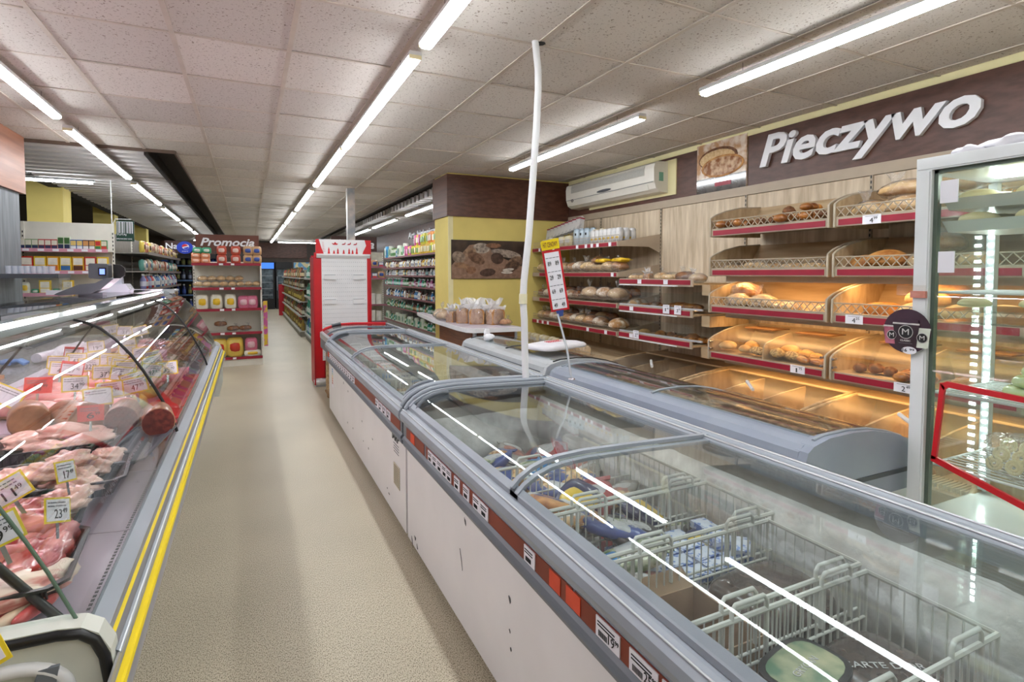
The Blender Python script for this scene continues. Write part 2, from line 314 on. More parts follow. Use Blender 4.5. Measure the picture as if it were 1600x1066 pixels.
# ------------------------------------------------ ceiling of tiles on a grid
GX=[-3.66,-3.0,-2.34,-1.68,-1.01,-.37,.255,.897,1.594,2.256,2.92,3.57,4.23]; DX=.655
gy0=2.236; GYS=[gy0+.748*k for k in range(-7,32)]
ceil=struct('ceiling',MB().box(-6,4.6,-3,YE,CZ+.16,CZ+.2),darkb)
def in_tile(x,y):
    if y<7.3-.2: return x<4.4
    if x<-.72 : return False
    return x<2.6
tl={}
def tile_mesh(w,d,k):
    key=(round(w,2),round(d,2),k)
    if key not in tl:
        m=MB(); g=.006; m.box(g-w/2,w/2-g,g-d/2,d/2-g,0,.012); tl[key]=m.mesh('ceiling_tile',TILE)
    return tl[key]
GXR=[-5.7]+[-5.0,-4.33]+GX+[4.38]
for j in range(len(GYS)-1):
    y0,y1=GYS[j],GYS[j+1]; far=MB()
    for i in range(len(GXR)-1):
        x0,x1=GXR[i],GXR[i+1]; xm,ym=(x0+x1)/2,(y0+y1)/2
        if not in_tile(xm,ym) or (x0<-2.9): continue
        if ym>7.2 and x1>2.45: x1=2.48
        if ym>7.2 and x0<-.72: x0=-.72
        if x1-x0<.1: continue
        if ym<17:
            o=bpy.data.objects.new('ceiling_tile',tile_mesh(x1-x0,y1-y0,0)); C.objects.link(o); o.parent=ceil
            z=CZ+.004; o.location=Vector(((x0+x1)/2,ym,z))-org(ceil); o.rotation_euler=(R(random.uniform(-.35,.35)),R(random.uniform(-.35,.35)),0)
        else: far.box(x0+.006,x1-.006,y0+.006,y1-.006,CZ+.004,CZ+.016)
    if far.v:
        o=obj('ceiling_tile_row',far,TILE,ceil,kind='stuff')
tee=pm('tee_bar',(196,184,172),.5,var=.05)
for x in GX:
    y1=7.3 if (x<-.5 or x>2.5) else YE
    if x<-2.9: continue
    obj('grid_bar',MB().box(x-.014,x+.014,-3,y1,CZ-.004,CZ+.003),tee,ceil)
for k,y in enumerate(GYS):
    if y>18: break
    x0,x1=(-2.06,4.4) if y<7.2 else (-.72,2.48)
    obj('cross_bar',MB().box(x0,x1,y-.009,y+.009,CZ-.003,CZ+.003),tee,ceil)
obj('edge_angle',MB().box(-2.06,-.72,7.28,7.31,CZ-.03,CZ+.1).box(2.47,2.5,7.82,YE,CZ-.03,CZ+.02).box(-.73,-.71,7.3,YE,CZ-.03,CZ+.1),pm('edge_brown',(96,78,66),.6),ceil)
# ribbed ceiling on the left beyond the tiles and on the right, dark gap between
obj('dark_gap',MB().box(-1.0,-.72,7.3,YE,CZ+.12,CZ+.14).box(-1.02,-1.0,7.32,YE,CZ-.06,CZ+.13).box(2.5,2.86,7.8,YE,CZ+.12,CZ+.14),darkb,ceil)
rib=MB(); rib.prism([(-.06,.06),(-.05,-.06),(.06,-.06),(.07,.06)],'x',-1.62/2,1.62/2)
ribl=rib.mesh('ceiling_slat',ribm); rest=MB()
for k in range(68):
    y=7.47+.28*k
    if k<60:
        o=bpy.data.objects.new('ceiling_slat',ribl); C.objects.link(o); o.parent=ceil; o.location=Vector((-1.83,y,CZ+.04))-org(ceil)
    else: rest.prism([(y-.06,CZ+.10),(y-.05,CZ-.02),(y+.06,CZ-.02),(y+.07,CZ+.10)],'x',-2.64,-1.02)
    if y>7.9: rest.prism([(y-.06,CZ+.10),(y-.05,CZ-.02),(y+.06,CZ-.02),(y+.07,CZ+.10)],'x',2.88,4.4)
obj('ribbed_ceiling',rest,ribm,ceil,kind='stuff')
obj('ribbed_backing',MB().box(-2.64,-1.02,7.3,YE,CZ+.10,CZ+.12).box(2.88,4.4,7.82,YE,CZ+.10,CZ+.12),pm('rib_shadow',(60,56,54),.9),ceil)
obj('beam',MB().box(-2.8,-2.64,7.3,YE,CZ-.02,CZ+.15).box(-6,-2.8,12.6,12.9,CZ-.0,CZ+.15).box(-6,-2.8,9.3,9.5,CZ-.05,CZ+.15),darkb,ceil)
for i,(x,y,w) in enumerate([(-2.85,11.2,.45),(-2.95,15.6,.4),(-2.95,20,.4)]):
    struct('trim_%d'%(i+1),MB().box(x-w/2,x+w/2,y-w/2,y+w/2,0,CZ+.14),wyel)
pm_=struct('trim_4',MB().box(1.46,1.58,9.2,9.32,0,CZ),pm('scuffed_pole',(176,182,190),.35,metal=.5,var=.3,scale=6,c2=(206,196,190)))
# far wall: brown fascia strips and fridges
for x0,x1 in ((-3.2,-.6),(.2,2.4)): part('fascia_panel',MB().box(x0,x1,YE-.06,YE,2.2,2.86),brown,bpy.data.objects['wall_far'])
# ================================================================== LIGHTS
def lamp(x,y0,y1,label,z=2.78,along='y',hang=True):
    L=y1-y0
    if along=='y':
        t=thing('ceiling_lamp',label,'lamp',(x,(y0+y1)/2,z-.02),0,'tubular lamps hung under the ceiling')
        B=lambda a,b,c,d,e,f:(a,b,c,d,e,f)
        obj('housing',MB().prism([(x-.034,z+.035),(x-.040,z+.006),(x+.040,z+.006),(x+.034,z+.035)],'y',y0,y1),white,t)
        obj('diffuser',MB().prism([(x-.036,z+.006),(x-.036,z-.008),(x-.022,z-.02),(x+.022,z-.02),(x+.036,z-.008),(x+.036,z+.006)],'y',y0+.012,y1-.012),ledw,t)
        for yy in (y0,y1-.012): obj('end_cap',MB().box(x-.037,x+.037,yy-.001,yy+.013,z-.012,z+.012),pm('cap_cream',(244,232,190),.5),t)
        for yy in (y0+.35,y1-.35): obj('hanger',MB().tube([(x,yy,z+.03),(x,yy,CZ+.01)],.003,5),steel,t)
    else:
        t=thing('ceiling_lamp',label,'lamp',((y0+y1)/2,x,z-.02),0,'tubular lamps hung under the ceiling')
        obj('housing',MB().box(y0,y1,x-.035,x+.035,z+.006,z+.035),lgrey,t); obj('diffuser',MB().box(y0+.03,y1-.03,x-.034,x+.034,z-.02,z+.006),ledw,t)
    return t
for i,(a,b) in enumerate([(-2.4,.2),(.45,3.06),(3.23,5.84),(5.9,8.5),(8.97,11.87),(12.37,15.14),(15.6,18.2),(18.7,21.3),(21.8,24.4)]): lamp(.93-.004*i*2,a,b,'long white tube lamp of the middle ceiling row, %s lamp along the row'%nth(i))
for i,(a,b) in enumerate([(.1,2.7),(3.1,5.71),(6.15,8.91),(9.46,12.0),(12.67,15.33),(15.9,18.5),(19.1,21.7)]): lamp(-1.36-.03*min(i,4),a,b,'long white tube lamp of the left ceiling row, %s lamp along the row'%nth(i))
for i,(a,b) in enumerate([(-2.4,.2),(.4,3.0),(3.66,6.16)]): lamp(2.94,a,b,'long white tube lamp above the bread side freezers, %s along'%nth(i))
for i,(a,b) in enumerate([(8.9,11.99),(12.91,15.55),(16.1,18.7)]): lamp(3.17,a,b,'long white tube lamp above the toiletries aisle, %s along'%nth(i))
lamp(9.7,-3.4,-1.95,'single white tube lamp running crosswise above the spice shelf',2.8,'x')
lamp(24.6,1.1,3.8,'crosswise tube lamp near the far wall right of the aisle',2.8,'x'); lamp(24.6,-1.9,0,'crosswise tube lamp near the far wall left of the aisle',2.8,'x')
# hanging white cable duct
t=thing('cable_duct','bent white plastic cable duct hanging from the ceiling down to the freezers','duct',(1.5,2.955,.865))
obj('pipe',MB().tube([(1.506,2.955,.865),(1.5,2.955,1.05),(1.497,2.955,1.22),(1.486,2.95,1.34)],.021,10),white,t)
obj('pipe',MB().tube([(1.486,2.95,1.36),(1.492,2.95,1.46),(1.523,2.95,1.72),(1.548,2.95,2.03),(1.574,2.95,2.37),(1.586,2.95,2.6),(1.585,2.95,2.72),(1.564,2.95,2.89)],.021,10),white,t)
obj('joint',MB().tube([(1.485,2.95,1.32),(1.487,2.95,1.38)],.025,10),pm('tape',(226,220,190),.6),t)
obj('ceiling_hole',MB().lathe([(.03,CZ-.006),(.03,CZ-.003)],10,c=(1.60,2.95)),blackm,t)
# ================================================================== MEAT COUNTER
CY0,CY1=1.1,6.05
mc=thing('meat_counter','long refrigerated meat counter with curved glass front and yellow striped bumper','counter',(-.8,3.5,0))
obj('body',MB().box(-1.55,-.50,1.32,CY1,.08,.62).box(-1.45,-.6,1.36,CY1-.05,0,.08).box(-1.55,-1.46,1.32,CY1,.62,.9),lgrey,mc)
bp=[(-.42,.62),(-.222,.69),(-.2137,.725),(-.218,.735),(-.2235,.744),(-.2275,.744),(-.237,.754),(-.2395,.762),(-.247,.766),(-.2525,.774),(-.2555,.778),(-.262,.784),(-.2665,.79),(-.302,.8),(-.31,.79),(-.33,.66)]
obj('bumper',MB().prism(bp,'y',1.275,CY1),alu,mc); obj('bumper',MB().prism([(-.244,.64),(-.222,.69)]+bp[2:8]+[(-.244,.762)],'y',CY0,1.275),alu,mc)
obj('bumper_rim',MB().prism([(-.268,.7885),(-.2665,.793),(-.2975,.8035),(-.303,.802),(-.303,.79)],'y',1.275,CY1),grey,mc)
obj('yellow_stripe',MB().prism([(-.2203,.7382),(-.2192,.7392),(-.2225,.7455),(-.2275,.7455),(-.2338,.7522),(-.2350,.7505),(-.2280,.742),(-.2230,.742)],'y',CY0,CY1),yel,mc)['label']='wide lower yellow bumper stripe'
obj('yellow_stripe',MB().prism([(-.2552,.7768),(-.2545,.7785),(-.2605,.7838),(-.2615,.7822)],'y',1.275,CY1),yel,mc)['label']='narrow upper yellow bumper stripe'
obj('grey_band',MB().prism([(-.2385,.757),(-.2375,.7595),(-.2465,.7672),(-.2475,.7655)],'y',1.275,CY1),grey,mc)
# deck plates (stainless), perforated front edge
dk=pm('deck_steel',(206,188,206),.3,metal=.35,var=.05,scale=3)
for k in range(9):
    y0=1.30+k*.527
    m=MB().prism([(-.303,.785),(-.34,.785),(-.50,.80),(-1.0,.86),(-1.0,.85),(-.50,.79),(-.34,.775),(-.303,.775)],'y',y0,y0+.521)
    n=29
    for j in range(n):
        yy=y0+.01+j*.0178
        for q,xx in enumerate((-.309,-.321)): m.box(xx-.0032,xx+.0032,yy,yy+.009,.784,.7862,1)
    obj('deck_plate',m,[dk,blackm],mc)
obj('back_ledge',MB().prism([(-1.0,.86),(-1.02,.95),(-1.07,.955),(-1.09,.86)],'y',CY0,CY1),dk,mc)
obj('worktop',MB().box(-1.56,-1.09,CY0,CY1,.9,.935),marble,mc)
# canopy rail and lamp, top glass
obj('canopy_rail',MB().prism([(-.69,1.285),(-.66,1.295),(-.652,1.312),(-.662,1.332),(-.69,1.345),(-.722,1.348),(-.735,1.335),(-.73,1.30)],'y',CY0,CY1),pm('canopy_metal',(118,130,130),.10,metal=.5,var=.05),mc)
obj('lamp_tube',MB().tube([(-.80,CY0+.1,1.285),(-.80,CY1-.15,1.285)],.013,8),ledpink,mc)
obj('top_glass',MB().sheet([(-1.12,1.345),(-.95,1.352),(-.77,1.352)],'y',CY0,CY1,.006),GC,mc)
prof=[(-.302,.803),(-.312,.84),(-.330,.885),(-.352,.94),(-.382,1.005),(-.42,1.08),(-.465,1.155),(-.515,1.22),(-.565,1.268),(-.61,1.293),(-.655,1.308)]
RY=[1.285,2.80,4.75,CY1]
for a,b in zip(RY[:-1],RY[1:]):
    m=MB().sheet(fine(prof,4),'y',a+.004,b-.004,-.006)
    obj('front_glass',m,GC,mc)
for k,y in enumerate(RY[1:3]):
    obj('glass_joint',MB().tube([(x+.006,y,z+.004) for x,z in prof],.0065,6),black,mc)
# end glass with green polished edge
def endglass(y):
    pr=prof+[(-1.05,1.345),(-1.05,.86),(-.50,.80)]
    obj('end_glass',MB().prism(pr,'y',y,y+.008),GC,mc)
    obj('glass_edge',MB().tube([(x+.002,y+.004,z+.002) for x,z in prof],.0035,5),pm('green_glass_edge',(96,120,104),.2,var=.05),mc)
endglass(CY1-.01); endglass(1.28)
# near stay rod and end cap
obj('stay_rod',MB().tube([(-.335,1.31,.825),(-.40,1.36,.872),(-.47,1.40,.935),(-.66,1.5,1.10),(-.78,1.52,1.27)],.009,8),black,mc)
obj('stay_rod',MB().tube([(-.80,2.95,1.28),(-.93,2.95,1.1),(-1.02,2.95,.95)],.006,6),black,mc)
obj('stay_rod',MB().tube([(-.80,4.2,1.28),(-.93,4.2,1.1),(-1.02,4.2,.95)],.006,6),black,mc)
pc=pm('end_cap_plastic',(206,208,198),.45,var=.03)
def endcap(y0,y1,side):
    out=[(-1.5,.3),(-.28,.3),(-.245,.45),(-.243,.72),(-.250,.785),(-.268,.822),(-.295,.840),(-.33,.846),(-.60,.852),(-1.05,.90),(-1.1,.95),(-1.5,.95)]
    obj('end_cap',MB().prism(out,'y',y0,y1),pc,mc)
    ins=[(-.262,.45),(-.253,.60),(-.253,.72),(-.260,.775),(-.274,.810),(-.295,.828),(-.33,.834),(-.60,.840),(-1.02,.885)]
    yy=y0 if side<0 else y1
    obj('gasket',MB().tube([(x,yy,z) for x,z in ins],.010,8),black,mc)
    obj('cap_ring',MB().tube([(-.40+.085*math.cos(t),yy-.004,.735+.055*math.sin(t)) for t in [PI*2*k/28 for k in range(28)]],.012,8,closed=True),white,mc)
endcap(1.25,1.30,-1); endcap(CY1,CY1+.03,1)
pl=MB().prism([(-.395,.66),(-.345,.66),(-.325,.785),(-.355,.785)],'y',1.235,1.243); o=obj('maker_plate',pl,grey2,mc); 
text('plate_print','Cin',paper,mc,Vector((-.383,1.234,.70))-org(mc),FY,w=.042,h=.03,shear=.3)
# ---- goods inside the counter
def tray(x,y,z,w,d,rz,label,h=.055,mat=None,grp='black plastic meat trays'):
    if y<2.7 and mat is None: x-=.045
    t=thing('meat_tray',label,'tray',(x,y,z),rz,grp); a=.012; m=MB()
    def rr(w_,d_,c): return [(-w_/2+c,-d_/2),(w_/2-c,-d_/2),(w_/2,-d_/2+c),(w_/2,d_/2-c),(w_/2-c,d_/2),(-w_/2+c,d_/2),(-w_/2,d_/2-c),(-w_/2,-d_/2+c)]
    lv=[(rr(w*.84,d*.84,.02),0),(rr(w,d,.03),h),(rr(w+.02,d+.02,.03),h),(rr(w+.02,d+.02,.03),h-.006),(rr(w-.008,d-.008,.03),h-.008),(rr(w*.84-.01,d*.84-.01,.02),.006)]
    for p,zz in lv:
        m.v+=[(q[0],q[1],zz) for q in p]
    for i in range(len(lv)-1):
        for j in range(8): a=i*8+j; b=i*8+(j+1)%8; m.face((a,b,b+8,a+8))
    m.face(range(8)); m.face([40+j for j in range(8)][::-1]); obj('tray_shell',m,mat or black,t,local=True)
    m=MB()
    for k in range(int(w/.02)):
        xx=-w*.42+k*.02*.84/.84
        if xx<w*.42:
            for s in (-1,1): m.tube([(xx,s*d*.43,.004),(xx,s*d*.497,h-.012)],.0025,4)
    obj('rib_relief',m,mat or black,t,local=True,kind='stuff'); return t
TR=[(-.60,2.50,.845,.34,.27,.12,'black tray of chicken legs in the row next to the meat loaf'),(-.49,2.10,.835,.34,.30,.1,'black tray of pale chicken pieces, second tray towards the customer end'),
    (-.54,1.76,.835,.36,.26,.1,'black tray of deep red pork pieces behind the 23.49 card'),(-.46,1.50,.825,.29,.30,.08,'black tray of red pork strips nearest the perforated deck edge'),
    (-.92,2.25,.87,.28,.3,.1,'black tray of chicken wings at the far side of the row'),(-.84,1.72,.865,.28,.3,.1,'black tray of pork neck behind the 11.49 card')]
for a in TR: tray(*a)
tray(-.385,2.40,.862,.15,.46,-.12,'empty ribbed grey black tray leaning towards the customer side',h=.02,mat=dgrey,grp='ribbed grey trays')
# meat prototypes
def leg_fn(x,y,z):
    k=1 if x<.0 else 1-.72*min(1,x/.13); return (x,y*k,z*k)
proto('chicken_leg',('chicken_drumstick',MB().blob(.14,.06,.045,nu=26,nv=20,noise=.04,seed=3,flat=.4,fn=leg_fn,fold=.3),mpink,None))
proto('chicken_thigh',('chicken_thigh',MB().blob(.085,.065,.045,nu=28,nv=20,noise=.06,seed=5,flat=.3,fold=.32),mpink,None))
proto('chicken_piece',('chicken_piece',MB().blob(.055,.04,.03,nu=22,nv=16,noise=.06,seed=9,flat=.3,fold=.5),mpink,None))
for q in range(3): proto('pork_piece%d'%q,('pork_piece',MB().blob(.09,.06,.035,nu=28,nv=20,noise=.08,seed=20+q,flat=.3,fold=.32),mred,None))
proto('pork_strip',('pork_strip',MB().blob(.085,.04,.024,nu=26,nv=18,noise=.08,seed=31,pw=.8,fold=.28),mred,None))
proto('bacon_slab',('bacon_slab',MB().blob(.13,.09,.03,nu=34,nv=22,noise=.05,seed=33,flat=.5,pw=.7,fold=.16),mbac,None))
def put(key,x,y,z,rz,label,cat='meat',group=None,sc=1,tilt=(0,0),name=None):
    if key[:6] in ('chicke','pork_p','pork_s') and not isinstance(sc,tuple): sc*=.8 if key[0]=='p' else .72; z-=.010; x-=.04
    if y<1.95 and x>-.7 and key[:6] in ('bacon_','pork_s','pork_p'): x-=.045
    return spawn(key,name or key.rstrip('0123456789'),label,cat,(x,y,z),rz,group,sc,tilt)
rn=random.Random(3)
n=0
for x,y,z,rz in [(-.67,2.53,.91,.2),(-.60,2.42,.905,-.25),(-.52,2.56,.91,2.9),(-.50,2.42,.92,3.4),(-.57,2.50,.945,.1),(-.72,2.62,.90,.5)]:
    put('chicken_leg',x,y,z-.012,rz,'raw chicken leg in the far black tray, %s from the scale side'%nth(n),'chicken','raw chicken legs',name='chicken_drumstick'); n+=1
n=0
for x,y,z,rz in [(-.60,2.05,.885,.4),(-.52,2.14,.89,1.2),(-.45,2.06,.89,.2),(-.42,2.17,.885,2.0),(-.50,2.03,.925,.7),(-.62,2.18,.88,.9),(-.47,2.12,.93,2.6),(-.40,2.26,.89,.3),(-.41,1.98,.885,.3)]:
    put('chicken_thigh',x,y,z,rz,'pale raw chicken thigh in the second black tray, %s piece from the counter middle'%nth(n),'chicken','raw chicken thighs',sc=rn.uniform(.85,1.1),tilt=(rn.uniform(-.3,.3),rn.uniform(-.3,.3))); n+=1
n=0
for x,y,z,rz in [(-.66,1.76,.885,.3),(-.58,1.70,.89,1.5),(-.52,1.80,.892,.5),(-.47,1.72,.89,2.4),(-.60,1.84,.92,.9),(-.41,1.80,.885,2.9),(-.68,1.86,.88,.2)]:
    put('pork_piece%d'%(n%3),x,y,z,rz,'deep red raw pork chunk in the third tray, %s from the counter middle'%nth(n),'meat','raw pork chunks',tilt=(rn.uniform(-.3,.3),rn.uniform(-.3,.3))); n+=1
for k,(x,y) in enumerate([(-.41,1.76),(-.39,1.82),(-.43,1.84),(-.385,1.74),(-.42,1.70)]): put('chicken_piece',x,y,.905+.012*(k%2),k*1.3,'small pale poultry trimming heaped by the tray edge, %s of the heap'%nth(k),'chicken','pale poultry trimmings',sc=1.1)
n=0
for x,y,z,rz in [(-.52,1.60,.875,.5),(-.46,1.55,.88,1.0),(-.41,1.60,.876,.8),(-.48,1.52,.885,.2),(-.38,1.52,.874,1.5),(-.54,1.52,.87,.7),(-.44,1.63,.9,.3)]:
    put('pork_strip',x,y,z,rz,'red raw pork strip in the nearest tray, %s strip from the middle'%nth(n),'meat','raw pork strips',sc=(1,1.3,1.3)); n+=1
put('bacon_slab',-.43,1.42,.86,.35,'wide pale streaked bacon slab nearest the end cap'); put('bacon_slab',-.56,1.50,.87,.1,'streaked bacon slab lying further in beside the red strips',sc=.9)
for k,(x,y) in enumerate([(-.86,2.22),(-.93,2.3),(-.98,2.18),(-.88,2.12),(-.84,2.32),(-.78,2.25)]): put('chicken_piece',x,y,.93,k,'raw chicken wing part in the tray farthest from the customers, %s along'%nth(k),'chicken','raw chicken wing parts',sc=1.4)
for k,(x,y) in enumerate([(-.80,1.75),(-.88,1.66),(-.83,1.84),(-.74,1.8),(-.76,1.66)]): put('pork_piece%d'%(k%3),x,y,.915,k*.8,'raw pork neck piece behind the 11.49 card, %s along'%nth(k),'meat','raw pork neck pieces')
# near packed sausages
proto('white_sausage',('white_sausage',MB().blob(.018,.1,.018,nu=10,nv=10,pw=.8),pm('veal_sausage',(226,196,170),.3,coat=.3),None)); proto('red_sausage',('red_sausage',MB().blob(.017,.1,.017,nu=10,nv=10,pw=.8),pm('frank_red',(206,84,84),.3,coat=.4),None))
for k in range(6): put('red_sausage' if k%2 else 'white_sausage',-.52+k*.026,1.33+.006*k,.84,-.5,'%s sausage of the packed row beside the end cap, %s from the middle'%('red' if k%2 else 'white',nth(k)),'sausage','sausages beside the end cap',sc=(.7,.5,.7))
# cured goods and loaves in the middle
def cyl(key,name,r,l,mat,mf): proto(key,(name,MB().lathe([(r*.92,0),(r,.01),(r,l-.006),(r*.96,l)],18,mis=[0,0,0,0]),mat,None),('cut_face',MB().lathe([(r*.95,l),(r*.93,l+.003)],18),mf,None))
cyl('salami','salami',.058,.26,mcas,mdark); cyl('ham_roll','ham_roll',.05,.24,mfat,mham); cyl('meat_loaf','meat_loaf',.07,.26,mcas,pm('roast_face',(128,84,54),.6,c2=(160,112,78),scale=18,bump=.5)); cyl('cheese_roll','cheese_roll',.03,.16,mor,mor)
def lay(key,x,y,z,rz,label,cat='sausage',group=None,sc=1,pitch=75): # lying, cut face toward -y
    o=spawn(key,key,label,cat,(x,y,z),0,group,sc); o.rotation_euler=(R(pitch+10),0,rz); return o
lay('salami',-.49,2.86,.90,.1,'thick dark salami with a red cut face, nearest the ribbed grey tray'); lay('salami',-.37,2.80,.89,.15,'thick dark salami with a red cut face beside the red trays'); lay('salami',-.62,2.98,.91,-.1,'dark salami with a red cut face lying between ham and meat loaf',sc=.9)
lay('cheese_roll',-.43,2.84,.87,.1,'short orange smoked cheese roll between two dark salamis','cheese')
lay('meat_loaf',-.70,2.86,.905,.5,'brown crusted meat loaf lying by the chicken tray','meat'); lay('meat_loaf',-.84,2.92,.91,.3,'second brown meat loaf, farther from the customer glass','meat',sc=.95); lay('meat_loaf',-.97,2.7,.92,.2,'dark netted smoked joint near the counter back ledge','meat',sc=.9)
proto('ham_bar',('ham_bar',MB().blob(.16,.05,.035,nu=16,nv=10,noise=.05,pw=.6,flat=.2),mham,None),('rind',MB().blob(.155,.045,.03,c=(0,0,-.012),nu=16,nv=8,pw=.6),mcas,None))
for k,(x,y,rz) in enumerate([(-.88,3.35,-.5),(-.80,3.22,-.5),(-.92,3.12,-.4),(-.70,3.34,-.4),(-.76,3.62,-.5),(-.86,3.85,-.4),(-.95,3.6,-.5)]): put('ham_bar',x,y,.90,rz,'long pink ham joint with brown rind, %s from the chicken trays'%nth(k),'ham','long ham joints')
proto('ham_lump',('ham_lump',MB().blob(.05,.05,.04,nu=14,nv=10,noise=.08),mham,None))
for k in range(16): put('ham_lump',-.52-.09*(k%5)+rn.uniform(-.02,.02),3.0+.115*k,.895,k,'round pink ham piece amid the price cards, %s from the front'%nth(k),'ham','round ham pieces',sc=rn.uniform(.8,1.2))
proto('wrapped_pack',('wrapped_pack',MB().blob(.07,.045,.025,nu=14,nv=8,pw=.6,noise=.04),mham,None),('wrap',MB().blob(.085,.055,.03,nu=16,nv=8,pw=.7,noise=.1),WRAP,None))
proto('link_bundle',*[('sausage_link',MB().tube([(-.13,dy,.02+dz),(-.06,dy+.012,.03+dz),(.02,dy-.006,.03+dz),(.09,dy+.01,.03+dz),(.14,dy,.018+dz)],.017,8),msaus,None) for dy,dz in ((-.06,0),(-.022,.0),(.016,0),(.054,.0),(-.04,.028),(0,.03),(.036,.028))])
for k,(x,y,rz) in enumerate([(-.52,4.15,1.2),(-.50,4.42,1.4),(-.53,4.70,1.2),(-.52,4.98,1.4),(-.54,5.26,1.2),(-.52,5.55,1.4),(-.76,4.6,.2),(-.80,5.0,.2)]): spawn('link_bundle','sausage_bundle','bundle of brown smoked sausage links, %s bundle toward the far end'%nth(k),'sausage',(x,y,.87),rz,'bundles of smoked sausages',1.05)
for k in range(12): spawn('wrapped_pack','wrapped_meat','plastic wrapped meat pack at the far half of the counter, %s toward the end'%nth(k),'meat',(-.62-.1*(k%3),4.2+.14*k,.905),k*.7,'wrapped meat packs',1.1)
for k in range(5): spawn('wrapped_pack','wrapped_meat','shiny wrapped bag near the red trays, %s toward the far end'%nth(k),'meat',(-.56-.02*(k%2),3.05+.24*k,.89),k*1.1,'shiny wrapped bags',(.8,1,1.4))
spawn('wrapped_pack','wrapped_meat','rumpled clear plastic bag of poultry at the left picture edge','meat',(-.93,2.5,.97),.4,None,(1.2,1.2,1.6))
trm=pm('red_tray',(214,40,34),.35,var=.05,coat=.3)
for k in range(6): tray(-.375,2.78+.252*k,.80,.12,.235,0,'shallow red tray along the glass, %s from the customer end'%nth(k),h=.04,mat=trm,grp='red trays')
proto('yellow_pack',('yellow_pack',MB().blob(.04,.03,.025,nu=12,nv=8,noise=.1),pm('yellow_green',(214,190,84),.4,c2=(150,170,80),scale=20,coat=.4),None))
for k in range(9): put('yellow_pack',-.505+.02*(k%2),2.98+.14*k,.875,k,'yellow green vegetable meat skewer pack beside the red trays, %s along'%nth(k),'pack','yellow green packs',sc=1.1)
proto('pink_roll',('pink_roll',MB().tube([(-.06,0,0),(.06,0,0)],.03,12),pm('pink_film',(228,130,150),.3,coat=.4),None))
for k,(x,y) in enumerate([(-.42,3.72),(-.40,3.88),(-.5,3.66)]): put('pink_roll',x,y,.90,.1,'bright pink wrapped sausage roll near the far red trays, %s along'%nth(k),'sausage','pink wrapped rolls')
# price cards
proto('card_y',('card',MB().box(-.062,.062,-.0015,.0015,-.045,.045),pm('card_yellow',(236,206,40),.5,var=.03),None),('paper_face',MB().box(-.055,.055,-.003,-.001,-.038,.038),ptag,None),('pin',MB().box(-.006,.006,0,.003,-.10,-.045),steel,None))
proto('card_r',('card',MB().box(-.062,.062,-.0015,.0015,-.045,.045),ptagr,None),('pin',MB().box(-.006,.006,0,.003,-.10,-.045),steel,None))
proto('card_h',('card',MB().box(-.062,.062,-.0015,.0015,-.045,.045),ptagr,None),('paper_face',MB().box(-.055,.055,-.003,-.001,-.042,.026),ptag,None),('pin',MB().box(-.006,.006,0,.003,-.10,-.045),steel,None))
lines=MB()
for k in range(2):
    for j in range(7): lines.box(-.05+j*.0125,-.05+j*.0125+.009+.003*((j*7+k)%3)/3,-.0045,-.0035,.024-k*.012,.028-k*.012)
linem=lines.mesh('small_print',inkg)
def card(x,y,z,p,kind='y',rz=0,sc=1,roll=0,desc=None,pitch=-.25,lab=None):
    a=math.atan2(-x,-y)  # face roughly to the customer walking up the aisle
    sc*=.8 if y>2.3 else 1
    o=spawn('card_'+kind,'price_card',lab or '%s price card reading %s %s'%({'y':'white yellow-bordered','r':'all red','h':'red-headed white'}[kind],p,desc or 'among the meats'),'price card',(x,y,z),0,'price cards in the meat counter',sc)
    o.rotation_euler=(pitch,roll,.25+rz)
    q=bpy.data.objects.new('small_print',linem); C.objects.link(q); q.parent=o
    if p:
        a1,b1=(p.split(' ')+[''])[:2]
        text('price_print',a1,ink,o,(-.02,-.0042,-.03),FY,w=.035,h=.032)
        if b1: text('price_print',b1,ink,o,(.019,-.0042,-.012),FY,w=.022,h=.017)
    return o
CARDS=[(-.90,3.63,'48 99','y','with its paper curled, above the left ham joints'),(-.86,3.13,'38 99','r','leaning over the ham joints'),(-.93,3.0,'','y',''),(-1.01,4.34,'24 90','h','against the back ledge'),(-.85,3.62,'27 90','h','standing before the ham slices'),
(-.96,4.66,'19 99','y','in the rear row of cards'),(-.84,4.05,'38 99','y','tilted in the rear cluster'),(-.80,3.72,'32 99','y','below the tilted 38.99 card'),(-1.12,6.0,'19 90','y','topmost of three by the far end'),(-.99,5.82,'31 90','y','left of a pair by the far end'),(-.87,5.77,'59 90','y','right of a pair by the far end'),
(-.53,3.93,'35 99','y','beside the pink sheet'),(-.46,3.36,'47 90','y','by the pink roll'),(-.40,3.42,'35 90','y','last before the red trays'),(-.67,3.40,'37 99','y','in the middle cluster'),(-.68,3.78,'45 99','y','behind the middle cluster'),(-.58,3.31,'41 99','y','large and upright mid cluster'),(-.55,2.88,'59 99','y','above the dark salami'),(-.47,2.95,'47 99','y','largest, above the salami beside the glass'),
(-.64,3.65,'36 90','y','half hidden mid cluster'),(-.72,4.3,'33 90','y','small, deep in the counter'),(-.62,4.15,'29 90','y','small, beyond the 35.99 card'),(-.50,3.1,'28 90','y','low beside the dark salami'),(-.72,3.1,'34 90','y','over the meat loaf'),(-.92,4.0,'43 90','y','upright before the back ledge'),(-.60,3.52,'39 90','y','leaning amid the middle cluster'),(-.74,3.9,'21 99','y','low amid the rear cluster'),(-.50,3.7,'25 90','y','next to the pink roll'),(-.98,3.9,'52 90','y','at the back ledge over the hams'),(-.78,4.7,'26 90','y','small, near the wrapped packs')]
